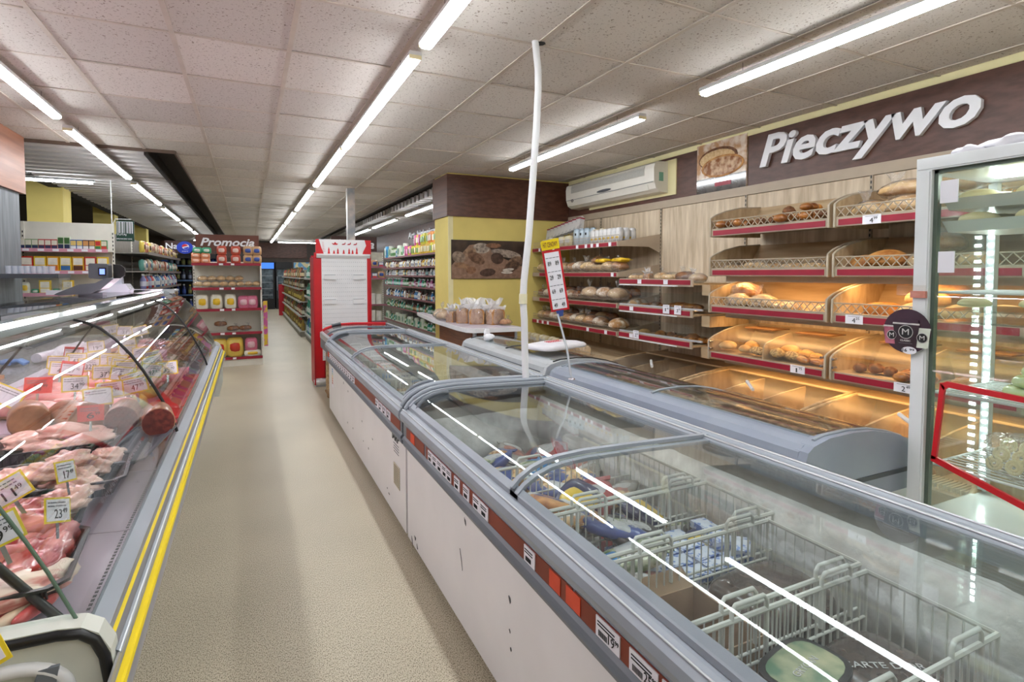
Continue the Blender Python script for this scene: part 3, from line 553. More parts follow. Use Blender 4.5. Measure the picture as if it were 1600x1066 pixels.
for i,(x,y,p,kd,ds) in enumerate(CARDS):
    if p=='': o=card(x,y,.985,'','y',rz=0,sc=1.1,roll=.6,lab='blank tilted white card with yellow border over the smoked joint'); continue
    card(x,y,1.0,p,kd,rn.uniform(-.2,.2),1.0 if y<5 else 1.2,rn.uniform(-.25,.25),ds)
card(-.52,2.42,1.0,'6 99','r',.2,.8,.1,'standing on the grey tray')
card(-.58,2.82,.985,'','y',.1,1.05,0,lab='blank lilac backed card with yellow border above the meat loaf')
card(-.52,1.66,.99,'11 49','y',-.1,.68,-.5,'leaning over the pork neck tray'); card(-.46,1.40,.99,'19 99','y',-.1,.68,-.35,'nearest card, over the bacon slab'); card(-.44,1.78,.985,'17 49','y',1.0,.62,.2,'turned sideways over the poultry trimmings'); card(-.40,1.55,.965,'23 49','y',.9,.62,.35,'turned sideways over the red strips',)
card(-.42,1.12,.90,'','y',-.1,.9,-.4,lab='blank white card with yellow border beside the near end cap')
tag(obj('pink_sheet',MB().box(-.50,-.46,3.94,3.943,.97,1.04),pm('pinkpaper',(232,170,200),.6)),'small plain pink paper standing beside the 35.99 card','paper')
# worktop things
g=MB().blob(.05,.035,.02,c=(-1.33,4.35,.96),nu=12,nv=8,noise=.1)
for k in range(4): g.tube([(-1.31,4.33-.018*k+.02,.965),(-1.27,4.325-.02*k+.02,.972),(-1.235,4.315-.022*k+.02,.952)],.010,6)
g.tube([(-1.33,4.32,.96),(-1.31,4.28,.955)],.010,6)
tag(obj('glove',g,pm('blue_nitrile',(96,140,206),.5,var=.08)),'crumpled blue rubber glove on the granite worktop behind the counter','glove')
m=MB().tube([(-1.2,4.35,.975),(-1.05+.0,5.1,.97)],.03,10); m.blob(.05,.3,.035,c=(-1.14,4.75,.975),noise=.12,nu=16,nv=16,pw=.8)
tag(obj('cloth_roll',m,pm('white_cloth',(222,220,228),.8,bump=.5,scale=20)),'rolled white cloth lying on the granite worktop beside the glove','cloth')
tag(obj('cutting_board',MB().box(-1.5,-1.2,3.3,3.85,.936,.955),pm('board_wood',(190,130,80),.5,stretch=(4,.3,1),scale=10)),'orange brown wooden cutting board on the worktop at the left picture edge','board')
# scale with display
t=thing('shop_scale','dark grey shop scale with small blue lit display above the counter','scale',(-.95,4.5,1.35))
obj('scale_base',MB().box(-1.0,-.87,4.44,4.56,1.355,1.375),dgrey,t)
obj('weighing_head',MB().prism([(-1.115,1.367),(-1.09,1.362),(-.93,1.372),(-.87,1.40),(-.80,1.468),(-.84,1.475),(-.90,1.44),(-.985,1.432),(-1.10,1.378)],'y',4.4,4.62),dgrey,t)
obj('display_housing',MB().prism([(-.938,1.478),(-.93,1.47),(-.84,1.462),(-.832,1.47),(-.832,1.556),(-.84,1.566),(-.93,1.568),(-.938,1.56)],'y',4.42,4.54),dgrey,t)
obj('screen',MB().box(-.885,-.842,4.416,4.422,1.488,1.54),black,t); obj('screen_glow',MB().box(-.877,-.850,4.413,4.417,1.497,1.532),emat('blue_screen',(.12,.2,1),1.6),t)
obj('rear_dial',MB().prism([(-.82,1.47),(-.78,1.47),(-.757,1.49),(-.752,1.515),(-.757,1.54),(-.78,1.56),(-.82,1.565)],'y',4.5,4.53),black,t)
# clear plastic dispenser and white glass shelf rail
t=thing('bag_dispenser','frosted plastic bag dispenser standing on the counter top','dispenser',(-.95,5.3,1.35))
fr=film('frosted_plastic',(.9,.92,.97),base=.08,rough=.2,haze=.45,hc=(.8,.83,.9))
obj('hopper',MB().box(-1.05,-.85,5.2,5.4,1.355,1.37).prism([(-1.07,1.37),(-.84,1.37),(-.87,1.42),(-1.03,1.42)],'y',5.2,5.4),fr,t); obj('tower',MB().prism([(-.985,1.42),(-.90,1.42),(-.905,1.475),(-.975,1.475)],'y',5.25,5.33),fr,t)
# ================================================================== CHEST FREEZERS
ARC=[(.757,.762),(.778,.79),(.805,.816),(.85,.842),(.897,.858),(.95,.866),(1.05,.871),(1.25,.867),(1.45,.861),(1.63,.855)]
def arc_at(off): return [(x,z+off) for x,z in ARC]
def freezer(y0,y1,label,strips,mid,name='chest_freezer'):
    t=thing(name,label,'freezer',(1.2,(y0+y1)/2,0))
    # hollow body
    obj('front_panel',MB().box(.772,.80,y0,y1,.045,.585),frz,t)
    obj('shell',MB().box(.80,1.66,y0,y0+.03,.06,.79).box(.80,1.66,y1-.03,y1,.06,.79).box(1.63,1.67,y0,y1,.06,.80).box(.80,1.63,y0,y1,.06,.22),frz,t)
    obj('plinth',MB().box(.82,1.62,y0+.04,y1-.04,0,.06),blackm,t)
    obj('inner_liner',MB().box(.80,.815,y0+.03,y1-.03,.22,.74).box(1.615,1.63,y0+.03,y1-.03,.22,.80).box(.815,1.615,y0+.03,y0+.045,.22,.79).box(.815,1.615,y1-.045,y1-.03,.22,.79).box(.815,1.615,y0+.045,y1-.045,.22,.235),liner,t)
    obj('bumper_rail',MB().prism([(.772,.55),(.752,.556),(.746,.572),(.75,.585),(.742,.592),(.746,.602),(.755,.612),(.772,.614)],'y',y0,y1),grey2,t)
    obj('label_rail',MB().prism([(.772,.612),(.758,.612),(.752,.617),(.752,.678),(.758,.684),(.772,.684)],'y',y0,y1),grey2,t)
    for a,b in strips: obj('brown_strip',MB().box(.7495,.7525,a,b,.62,.676),brick,t)
    obj('front_rim',MB().prism([(.78,.682),(.752,.684),(.736,.70),(.731,.72),(.735,.742),(.748,.757),(.762,.764),(.80,.768),(.812,.76),(.812,.70),(.80,.682)],'y',y0,y1),grey,t)
    obj('rim_bead',MB().tube([(.748,y0,.758),(.748,y1,.758)],.0035,5).tube([(.776,y0,.7665),(.776,y1,.7665)],.0035,5),lgrey,t)
    obj('back_rim',MB().prism([(1.60,.80),(1.60,.852),(1.612,.862),(1.625,.856),(1.635,.864),(1.655,.868),(1.67,.858),(1.685,.85),(1.685,.80)],'y',y0,y1),grey,t)
    obj('slide_rail',MB().tube([(1.612,y0,.862),(1.612,y1,.862)],.005,6).tube([(1.655,y0,.868),(1.655,y1,.868)],.005,6),alu,t)
    for yy in (y0,y1-.045): obj('end_frame',MB().prism(arc_at(.004)+[(1.66,.855),(1.66,.78),(.80,.74),(.755,.742)],'y',yy,yy+.045),grey2,t); 
    for yy in (y0+.0225,y1-.0225): obj('frame_bead',MB().tube([(x,yy,z+.004) for x,z in ARC],.012,8),grey,t)
    # two sliding curved lids, each pane with its own frame
    for k,(a,b,off) in enumerate(((y0+.045,mid+.03,-.006),(mid-.03,y1-.045,-.018))):
        p=arc_at(off)[1:]
        L=obj('lid_glass',MB().sheet(fine(p),'y',a+.02,b-.02,.005),GL,t)
        for e in (a,b-.022): obj('lid_edge',MB().sheet(arc_at(off+.005)[1:],'y',e,e+.022,.012),grey,t)
        obj('lid_edge',MB().prism([(.772,.767),(.772,.782),(.79,.80),(.796,.796),(.79,.775)],'y',a,b),grey,t)
        # grip handle on the lid corner
        hy=b-.10 if k else a+.03
        gp=[(.79,.80),(.80,.826),(.83,.852),(.875,.872),(.93,.882),(.96,.876)]
        obj('handle',MB().tube([(x,hy,z+off+.004) for x,z in gp],.011,8).tube([(x+.012,hy+.035,z+off-.004) for x,z in gp],.008,8),grey2,t)
    return t
F1Y0,F1Y1=-.25,2.95
f1=freezer(F1Y0,F1Y1,'long white chest freezer nearest the camera with scratched front and curved glass lids',[(2.55,2.88),(1.2,2.52),(-.24,1.19)],1.60)
F2Y0,F2Y1=2.985,6.22
f2=freezer(F2Y0,F2Y1,'white chest freezer behind the nearest one, with energy sticker and beige square grille',[(3.02,6.15)],4.75)
# labels on price rails
def rlabel(f,y,w,p=None,c=None,zc=.648,h=.05):
    o=obj('price_label',MB().box(.7465,.7495,y-w/2,y+w/2,zc-h/2,zc+h/2),c or paper,f)
    m=MB()
    for k in range(9): m.box(.7455,.7468,y+w/2-.014-.004*k,y+w/2-.0122-.004*k,zc-h/2+.006,zc-h/2+.02)
    for k in range(2): m.box(.7455,.7468,y-w*.3,y+w*.42,zc+h/2-.012-.008*k,zc+h/2-.009-.008*k)
    obj('barcode',m,ink,o)
    if p:
        a,b=p.split(' '); ofs=org(f)
        text('price_print',a,ink,f,Vector((.7458,y-.004,zc-.018))-ofs,FX,w=.024,h=.022); text('price_print',b,ink,f,Vector((.7458,y-.030,zc-.004))-ofs,FX,w=.014,h=.011)
y=2.48
for w in (.07,.07,.07,.06,.06,0,.07,0,.07,0,.075,.075): 
    if w: rlabel(f1,y-w/2,w-.004)
    y-=w or .035
for yy,w,p in [(1.44,.07,None),(1.69-.65,.095,'19 99'),(.91,.095,'25 99'),(.80,.1,'25 99'),(.64,.1,'21 99')]: rlabel(f1,yy,w,p)
for a,b in ((2.72,2.79),(1.26,1.32),(1.16,1.23)): obj('orange_sticker',MB().box(.7475,.7495,a,b,.624,.672),pm('orange_paper',(214,80,50),.6),f1)
for k in range(14): rlabel(f2,5.95-.11*k,.085)
for k in range(4): rlabel(f2,3.62-.11*k,.09)
obj('orange_sticker',MB().box(.7475,.7495,6.02,6.12,.624,.672),pm('orange_paper',(214,80,50),.6),f2)
# scratches, sticker, grille on the white fronts
def scr(f,pts,seed):
    rr=random.Random(seed)
    for (y,z,l,w) in pts:
        m=MB(); q=[]
        for k in range(9): a=2*PI*k/9; r_=rr.uniform(.5,1.2); q.append((y+w*math.cos(a)*r_+l*.35*math.sin(a),z+l*math.sin(a)*r_))
        q=[(y+(a_-y)*1.5,z+(b_-z)*1.5) for a_,b_ in q]; m.prism(q,'x',.7704,.7722); obj('paint_chip',m,pm('bare_metal',(74,74,78),.6,var=.2),f)
scr(f1,[(2.05,.50,.012,.004),(2.10,.33,.03,.002),(1.63,.41,.010,.006),(1.63,.30,.005,.003),(1.62,.24,.004,.003),(1.35,.11,.03,.012),(1.32,.09,.015,.006),(1.30,.12,.01,.006),(1.50,.13,.012,.003),(1.48,.07,.006,.002),(2.8,.10,.008,.01),(2.86,.06,.02,.004),(2.76,.07,.01,.006),(1.2,.05,.02,.003)],2)
scr(f2,[(5.2,.50,.008,.008),(4.95,.47,.006,.006),(5.0,.18,.006,.005),(4.72,.20,.005,.005),(4.3,.36,.005,.004),(3.9,.33,.006,.006),(4.25,.22,.004,.004),(4.05,.22,.006,.006),(3.45,.14,.004,.004),(3.4,.12,.003,.01)],4)
es=obj('energy_sticker',MB().box(.770,.7722,5.88,5.98,.32,.53),paper,f2)
for k,c in enumerate([(60,140,200),(90,170,200),(150,190,170),(230,200,90),(230,150,70),(210,110,60),(190,80,50)]): obj('colour_bar',MB().box(.7692,.7702,5.90,5.965,.50-.024*k,.518-.024*k),col(*c),es)
gr=obj('square_grille',MB().box(.768,.7722,3.12,3.26,.24,.37),pm('beige_grille',(190,184,164),.6),f2)
for k in range(9): gg=obj('grille_slot',MB().box(.7672,.7682,3.13,3.25,.25+.013*k,.256+.013*k),pm('grille_dark',(150,142,120),.6),gr)
off=org(f2); text('print','IARP',ink,f2,Vector((.7705,3.30,.505))-off,FX,w=.17,h=.045,bold=.02)
for k in range(4): obj('print_line',MB().box(.7705,.7715,3.14,3.27-.01*(k%2),.485-.016*k,.49-.016*k),inkg,f2)
# frost bands
def frostb(f,y0,y1,seed):
    rr=random.Random(seed); m=MB(); n=int((y1-y0)/.05)
    for row in range(7):
        for k in range(n+1):
            z=.40+row*.06; d=.022+.085*max(0,math.sin(row/6*PI))*(.7+.3*math.sin(k*.7+seed))+rr.uniform(0,.014)
            m.v.append((1.615-d,y0+(y1-y0)*k/n,z+rr.uniform(-.008,.008)))
    for row in range(6):
        for k in range(n): a=row*(n+1)+k; m.face((a,a+1,a+n+2,a+n+1),0,True)
    b=len(m.v); m.v+= [(1.616,y0+(y1-y0)*k/n,.75) for k in range(n+1)]
    for k in range(n): a=6*(n+1)+k; m.face((a,a+1,b+k+1,b+k),0,True)
    for yy,s in ((y1,-1),):
        b=len(m.v); nn=16
        for row in range(7):
            for k in range(nn+1): m.v.append((.82+(1.60-.82)*k/nn,yy+s*(.01+.035*math.sin(row/6*PI)+rr.uniform(0,.012)),.33+row*.062+rr.uniform(-.008,.008)))
        for row in range(6):
            for k in range(nn): a=b+row*(nn+1)+k; m.face((a,a+1,a+nn+2,a+nn+1),0,True)
    obj('frost_layer',m,frost,f)
frostb(f1,F1Y0+.05,F1Y1-.05,1); frostb(f2,F2Y0+.05,F2Y1-.05,2)
# wire baskets
def basket(x0,x1,y0,y1,z0,z1,label):
    t=thing('wire_basket',label,'basket',((x0+x1)/2,(y0+y1)/2,z0)); 
    fr_=MB()
    for z,rr in ((z1,.0065),(z0,.004)): fr_.tube([(x0,y0,z),(x1,y0,z),(x1,y1,z),(x0,y1,z)],rr,6,closed=True,sm=False)
    for x,y_ in ((x0,y0),(x1,y0),(x0,y1),(x1,y1)): fr_.tube([(x,y_,z0),(x,y_,z1)],.0055,6)
    fr_.tube([(x0,y0,(z0+z1)/2+.06),(x1,y0,(z0+z1)/2+.06)],.004,5).tube([(x0,y1,(z0+z1)/2+.06),(x1,y1,(z0+z1)/2+.06)],.004,5)
    obj('frame',fr_,wire,t)
    g=MB(); n=int((x1-x0)/.027)
    for k in range(1,n):
        x=x0+(x1-x0)*k/n
        for y_ in (y0,y1): g.tube([(x,y_,z0),(x,y_,z1)],.0027,4)
    n=int((y1-y0)/.03)
    for k in range(1,n):
        y_=y0+(y1-y0)*k/n
        for x in (x0,x1): g.tube([(x,y_,z0),(x,y_,z1)],.0027,4)
        g.tube([(x0,y_,z0),(x1,y_,z0)],.0027,4)
    obj('wire_grid',g,wire,t,kind='stuff')
    for y_ in (y0,y1):
        for xc in (x0+.16,x1-.12): obj('handle',MB().tube([(xc-.055,y_,z1-.10),(xc-.055,y_,z1+.022),(xc-.045,y_,z1+.034),(xc+.045,y_,z1+.034),(xc+.055,y_,z1+.022),(xc+.055,y_,z1-.10)],.0055,6),wire,t)
    return t
BZ=.735
basket(.84,1.50,1.52,1.93,.38,BZ,'white wire basket of frozen bags just below the middle lid frame')
basket(.84,1.50,1.20,1.485,.38,BZ,'white wire basket holding seafood bags and blue and white packets')
basket(.84,1.44,.885,1.17,.38,BZ,'white wire basket holding a brown carton and a dark wrapped case')
basket(.84,1.42,.58,.855,.38,BZ,'white wire basket with ice cream tubs nearest the camera')
for k,(a,b) in enumerate([(5.55,6.0),(5.02,5.5),(4.55,4.98),(4.05,4.5),(3.55,4.0)]): basket(.86,1.50,a,b,.38,.72,'white wire basket in the second freezer, %s from its far end'%nth(k))
# frozen goods
def bagpack(key,c1,c2,c3,seed,wx=.13,wy=.09,h=.032):
    m=MB().blob(wx,wy,h,nu=20,nv=10,pw=.62,noise=.07,seed=seed)
    a=MB().blob(wx*.62,wy*.92,h*1.0,c=(wx*.05,0,.004),nu=16,nv=8,pw=.7,noise=.05,seed=seed+1); b=MB().blob(wx*.25,wy*.8,h*1.0,c=(-wx*.45,0,.005),nu=12,nv=8,pw=.7,noise=.04,seed=seed+2)
    m.box(-wx-.015,-wx+.01,-wy*.8,wy*.8,-.003,.003).box(wx-.01,wx+.015,-wy*.8,wy*.8,-.003,.003)
    proto(key,('pouch',m,c1,None),('picture_print',a,c2,None),('logo_print',b,c3,None))
fries=pm('chips_print',(176,120,64),.35,c2=(220,184,130),scale=26,lo=.45,hi=.55,coat=.3); brd=pm('bread_print',(170,90,40),.35,c2=(226,160,90),scale=18,coat=.3); grn=pm('veg_print',(80,110,60),.4,c2=(200,200,170),scale=30,lo=.4,hi=.6,coat=.3); sea=pm('seafood_print',(200,120,100),.35,c2=(120,70,60),scale=30,coat=.3); blu=pm('blue_print',(46,68,132),.3,var=.2,coat=.4); nav=pm('navy_print',(40,42,84),.3,var=.2,coat=.4); cya=pm('cyan_print',(40,140,210),.3,var=.2,coat=.4); wht=pm('pack_white',(214,212,210),.35,c2=(150,150,156),scale=18,coat=.4,lo=.5,hi=.75); clr=pm('clear_pack',(196,192,186),.25,c2=(150,140,130),scale=16,coat=.4); blk=pm('black_print',(34,30,34),.3,coat=.4); yl=pm('yellow_print',(230,190,30),.35,coat=.3)
bagpack('fz_fries',fries,blu,wht,1); bagpack('fz_blue',blu,wht,fries,2); bagpack('fz_cyan',cya,grn,wht,3); bagpack('fz_bread',brd,blu,wht,4); bagpack('fz_clear',clr,sea,wht,5); bagpack('fz_navy',nav,yl,wht,6); bagpack('fz_green',grn,wht,cya,7); bagpack('fz_black',blk,wht,grn,8); bagpack('fz_yellow',yl,fries,nav,9); bagpack('fz_red',pm('red_print',(150,50,50),.3,var=.2),wht,blu,10)
FZ=[('green',1.10,2.78,.44,.3,'green'),('green',1.22,2.84,.42,1.2,'green'),('cyan',1.42,2.68,.47,.6,'bright blue'),('cyan',1.58,2.72,.45,1.2,'bright blue'),('red',1.50,2.5,.45,.4,'red'),('clear',1.52,2.42,.47,.2,'clear'),('fries',1.18,2.53,.50,-.3,'golden'),('fries',1.32,2.5,.48,.2,'golden'),('fries',1.40,2.37,.50,.1,'golden'),('blue',1.36,2.28,.50,-.2,'blue and white'),('bread',1.08,2.38,.46,.5,'brown'),('clear',1.05,2.2,.44,.2,'clear'),('blue',1.24,2.12,.46,.3,'blue'),('clear',1.42,2.15,.42,.5,'clear'),('yellow',1.12,2.07,.42,.2,'yellow'),('clear',1.5,2.1,.46,.5,'clear')]
for i,(k,x,y,z,rz,cn) in enumerate(FZ): spawn('fz_'+k,'frozen_bag','%s frozen food bag behind the chips basket, %s toward the camera'%(cn,nth(i)),'frozen food',(.88+(x-1.0)*.9,y*.90,z+.05),rz,None,.9,(rn.uniform(-.35,.35),rn.uniform(-.3,.3)))
FZ=[('bread',1.06,1.80,.56,-1.0,'brown and blue'),('fries',1.10,1.72,.55,.8,'golden'),('navy',1.22,1.80,.54,.5,'navy'),('blue',1.20,1.66,.55,-.4,'blue white'),('black',1.28,1.64,.53,-.3,'black lettered'),('green',1.15,1.57,.53,-.2,'pale green'),('clear',1.18,1.52,.49,.1,'clear'),('clear',1.05,1.55,.45,.1,'clear'),('clear',1.20,1.56,.45,.3,'clear'),('clear',1.30,1.52,.45,.8,'clear'),('red',1.34,1.82,.52,.9,'pink'),('navy',1.46,1.72,.52,.5,'navy and yellow'),('navy',1.53,1.58,.47,.2,'navy and yellow'),('clear',1.40,1.58,.44,.5,'seafood'),('red',1.5,1.8,.42,0,'dark red'),('yellow',1.4,1.7,.46,.7,'yellow'),('green',.99,1.72,.5,1.2,'green'),('clear',1.0,1.84,.5,.4,'clear')]
for i,(k,x,y,z,rz,cn) in enumerate(FZ):
    o=spawn('fz_'+k,'frozen_bag','%s frozen food bag inside the chips and seafood basket, %s toward the camera'%(cn,nth(i)),'frozen food',(.92+(x-1.0)*.85,1.22+(y-1.5)*1.75,z+.09),rz,None,.85,(rn.uniform(-.45,.45),rn.uniform(-.4,.4)))
    if i==11: text('pack_print','M',yl,o,(.0,-.01,.036),(0,0,PI),w=.06,h=.05,bold=.03)
    if i==4: text('pack_print','PESTO',wht,o,(-.07,-.02,.040),(0,0,0),w=.13,h=.035,bold=.03)
FX2=[('black',.93,1.84,.56),('clear',1.05,1.9,.55),('bread',1.18,1.86,.58),('fries',1.3,1.84,.56),('clear',1.40,1.88,.55),('clear',.95,1.66,.50),('red',1.1,1.66,.50),('clear',1.25,1.62,.50),('fries',1.38,1.66,.54),('blue',.95,1.57,.50),('clear',1.30,1.57,.54),('black',1.42,1.56,.52)]
for i,(k,x,y,z) in enumerate(FX2): spawn('fz_'+k,'frozen_bag','%s frozen food bag filling the basket under the mid frame, %s toward the camera'%(k,nth(i)),'frozen food',(x,y,z),i*.9,None,.8,(rn.uniform(-.5,.5),rn.uniform(-.4,.4)))
FX3=[('cyan',1.0,2.0,.52),('clear',1.2,2.02,.52),('fries',1.4,2.05,.54),('green',1.0,2.6,.50),('blue',1.15,2.64,.50),('clear',1.3,2.7,.50),('red',1.45,2.6,.52),('clear',1.1,2.3,.50),('fries',1.3,2.25,.52),('clear',1.48,2.3,.52)]
for i,(k,x,y,z) in enumerate(FX3): spawn('fz_'+k,'frozen_bag','%s frozen food bag on the far compartment heap, %s toward the far wall'%(k,nth(i)),'frozen food',(x,y,z),i*.9,None,.95,(rn.uniform(-.4,.4),rn.uniform(-.4,.4)))
# cartons with goods in basket 3
def openbox(x0,x1,y0,y1,z0,z1,rz,label):
    t=thing('cardboard_box',label,'box',((x0+x1)/2,(y0+y1)/2,z0),rz); w,d,h=(x1-x0)/2,(y1-y0)/2,z1-z0; s=.004
    for a in ((-w,w,-d,-d+s),(-w,w,d-s,d),(-w,-w+s,-d,d),(w-s,w,-d,d)): obj('side_wall',MB().box(*a,0,h),cartonm,t,local=True)
    obj('base_board',MB().box(-w,w,-d,d,0,s),cartonm,t,local=True)
    f=obj('flap',MB().prism([(0,0),(.05,.03),(.052,.028),(.002,-.004)],'x',-w,w),cartonm,t,local=True); f.location=(0,d,h); return t
openbox(.86,1.02,1.22,1.46,.39,.56,0,'open brown carton with yellow sweet wrappers by the front freezer rim'); openbox(.87,1.12,.91,1.15,.39,.62,0,'empty open brown carton beside the dark wrapped case'); 
for i,(x,y,z,rz) in enumerate([(.95,1.38,.53,.5),(.92,1.30,.52,1.0),(.97,1.26,.52,.2)]): spawn('fz_yellow','ice_cream_bag','yellow sweet wrapper in the small brown carton, %s toward the camera'%nth(i),'ice cream',(x,y,z),rz,None,.55,(.3,.2))
proto('curd_pack',('box',MB().box(-.05,.05,-.03,.03,0,.025),pm('curd_print',(214,220,236),.5,c2=(90,120,190),scale=40,lo=.5,hi=.6),None),('label_print',MB().box(-.044,.044,-.024,.024,.025,.026),pm('curd_print2',(226,230,240),.5,c2=(110,140,200),scale=55,lo=.5,hi=.58),None))
for i in range(12): spawn('curd_pack','curd_box','flat blue and white curd packet, %s in its rows'%nth(i),'packet',(1.09+.108*(i%3),1.235+.068*((i//3)%4),.575),rn.uniform(-.1,.1),'blue white curd packets')
for i in range(6): spawn('curd_pack','curd_box','blue and white packet lying beside the frosted wall, %s of its pile'%nth(i),'packet',(1.40+.02*(i%2),1.25+.075*(i%3),.575+.03*(i//3)),.3*i,'blue white packets at the wall')
dw=pm('dark_shrink',(58,44,40),.25,c2=(92,76,68),scale=20,coat=.6,bump=.4)
tag(obj('wrapped_case',MB().blob(.15,.115,.10,c=(1.28,1.025,.555),nu=24,nv=10,pw=.35,noise=.015),dw),'large dark brown shrink wrapped case between the baskets','case')
tag(obj('wrapped_case',MB().blob(.13,.12,.06,c=(1.27,.72,.56),nu=24,nv=10,pw=.35,noise=.015),dw),'dark wrapped tray of dessert lids in the nearest basket','case')
# ice cream tubs, oval
def tub(x,y,z,rz,label,side,top):
    t=thing('ice_cream_tub',label,'ice cream',(x,y,z),rz)
    def ov(a,b,n=20): return [(a*math.copysign(abs(math.cos(2*PI*k/n))**.6,math.cos(2*PI*k/n)),b*math.copysign(abs(math.sin(2*PI*k/n))**.6,math.sin(2*PI*k/n))) for k in range(n)]
    obj('tub_body',MB().prism(ov(.095,.065),'z',0,.075),side,t,local=True); obj('lid_rim',MB().prism(ov(.103,.073),'z',.075,.088),black,t,local=True); l=obj('lid_print',MB().prism(ov(.09,.06),'z',.088,.0895),top,t,local=True)
    
    if top in (gold,gnl): text('print','GRYCAN',wht,t,(0,0,.0905),(0,0,0),w=.09,h=.016,center=True)
gold=pm('gold_print',(150,120,70),.35,c2=(60,50,40),scale=14,metal=.3); gnl=pm('green_gold_print',(90,130,100),.35,c2=(200,190,150),scale=12); pkl=pm('pink_print',(200,110,110),.4,c2=(226,160,150),scale=8)
tub(1.06,.76,.57,.2,'oval ice cream tub with pale green and black lid',black,gnl); tub(.98,.64,.54,-.1,'oval ice cream tub with golden black lid beside the basket rim',black,gold); tub(1.36,.42,.50,.3,'oval tub with pink lid nearest the camera on the wall side',black,pkl); tub(.93,.78,.44,.1,'oval dark ice cream tub close to the freezer rim',black,blk); tub(1.12,.40,.48,.1,'dark lidded ice cream tub under the nearest basket end',black,blk)
text('print',"CARTE D'OR",wht,bpy.data.objects['wrapped_case.001'],(0,0,.1225),(0,0,-.5),w=.18,h=.02,center=True)
for i,(k,x,y) in enumerate([('green',1.0,5.8),('yellow',1.2,5.7),('green',1.0,5.3),('cyan',1.2,5.2),('blue',1.35,5.35),('clear',1.1,4.8),('cyan',1.3,4.85),('green',1.0,4.7),('clear',1.35,4.65),('clear',1.0,4.3),('black',1.2,4.2),('clear',1.35,4.3),('yellow',1.1,4.4),('clear',1.0,3.8),('green',1.2,3.75),('clear',1.4,3.7),('clear',1.0,3.3),('cyan',1.2,3.2),('clear',1.4,3.3)]): spawn('fz_'+k,'frozen_bag','%s frozen food pack in the second freezer, %s from its far end'%({'clear':'clear'}.get(k,k),nth(i)),'frozen food',(x,y,.52),.4*i,None,1.1,(rn.uniform(-.2,.2),rn.uniform(-.2,.2)))
# third freezer with red lids
t=thing('chest_freezer','small freezer with red edged curved lids in front of the red display stand','freezer',(1.3,6.85,0))
Y0,Y1=6.26,7.28
obj('shell',MB().box(.86,1.62,Y0,Y1,.56,.74),dgrey,t); obj('cabinet',MB().box(1.0,1.60,Y0+.05,Y1-.1,.02,.56),frz,t)
obj('front_rim',MB().prism([(.80,.70),(.80,.765),(.815,.775),(.84,.775),(.84,.70)],'y',Y0,Y1),lgrey,t); obj('front_skirt',MB().box(.805,.86,Y0,Y1,.58,.70),grey2,t)
A3=[(.83,.775),(.87,.80),(.94,.825),(1.05,.845),(1.2,.85),(1.4,.845),(1.62,.835)]
obj('lid_glass',MB().sheet(A3,'y',Y0+.03,Y1-.03,.005),GL,t)
for yy in (Y1-.02,): obj('red_frame',MB().tube([(x,yy,z+.012) for x,z in A3],.016,6),bred,t)
obj('red_frame',MB().tube([(x,Y0+.02,z+.004) for x,z in A3],.014,6),bred,t); obj('lid_edge',MB().tube([(x,6.8,z+.008) for x,z in A3],.011,6),grey2,t)
obj('handle',MB().tube([(x,Y1-.025,z+.022) for x,z in A3[2:4]],.02,6),dgrey,t); obj('back_rim',MB().box(1.62,1.66,Y0,Y1,.56,.85),grey2,t)
# printed cartons standing below
cp=pm('printed_carton',(160,128,92),.7,c2=(226,196,140),scale=30,lo=.5,hi=.6); ply=pm('pallet_wood',(150,116,80),.8,var=.15)
for i,(y,h) in enumerate([(6.33,.50),(6.62,.46),(6.9,.48)]):
    tt=thing('printed_carton','brown printed snack carton under the red lidded freezer, %s from the white freezer'%nth(i),'box',(.91,y,.08),0,'cartons beside the red stand')
    obj('carton_body',MB().box(.835,.99,y-.13,y+.13,.08,.08+h),cartonm,tt); obj('front_print',MB().box(.832,.8355,y-.11,y+.11,.11,.06+h*.7),cp,tt); obj('top_tape',MB().box(.90,.92,y-.13,y+.13,.08+h,.082+h),beige,tt)
tt=thing('pallet','small wooden pallet under the printed cartons','pallet',(.91,6.65,0))
for y in (6.25,6.6,6.95): obj('block',MB().box(.84,.98,y-.04,y+.04,0,.055),ply,tt)
for x in (.845,.895,.945): obj('board',MB().box(x-.02,x+.02,6.2,7.05,.056,.078),ply,tt)
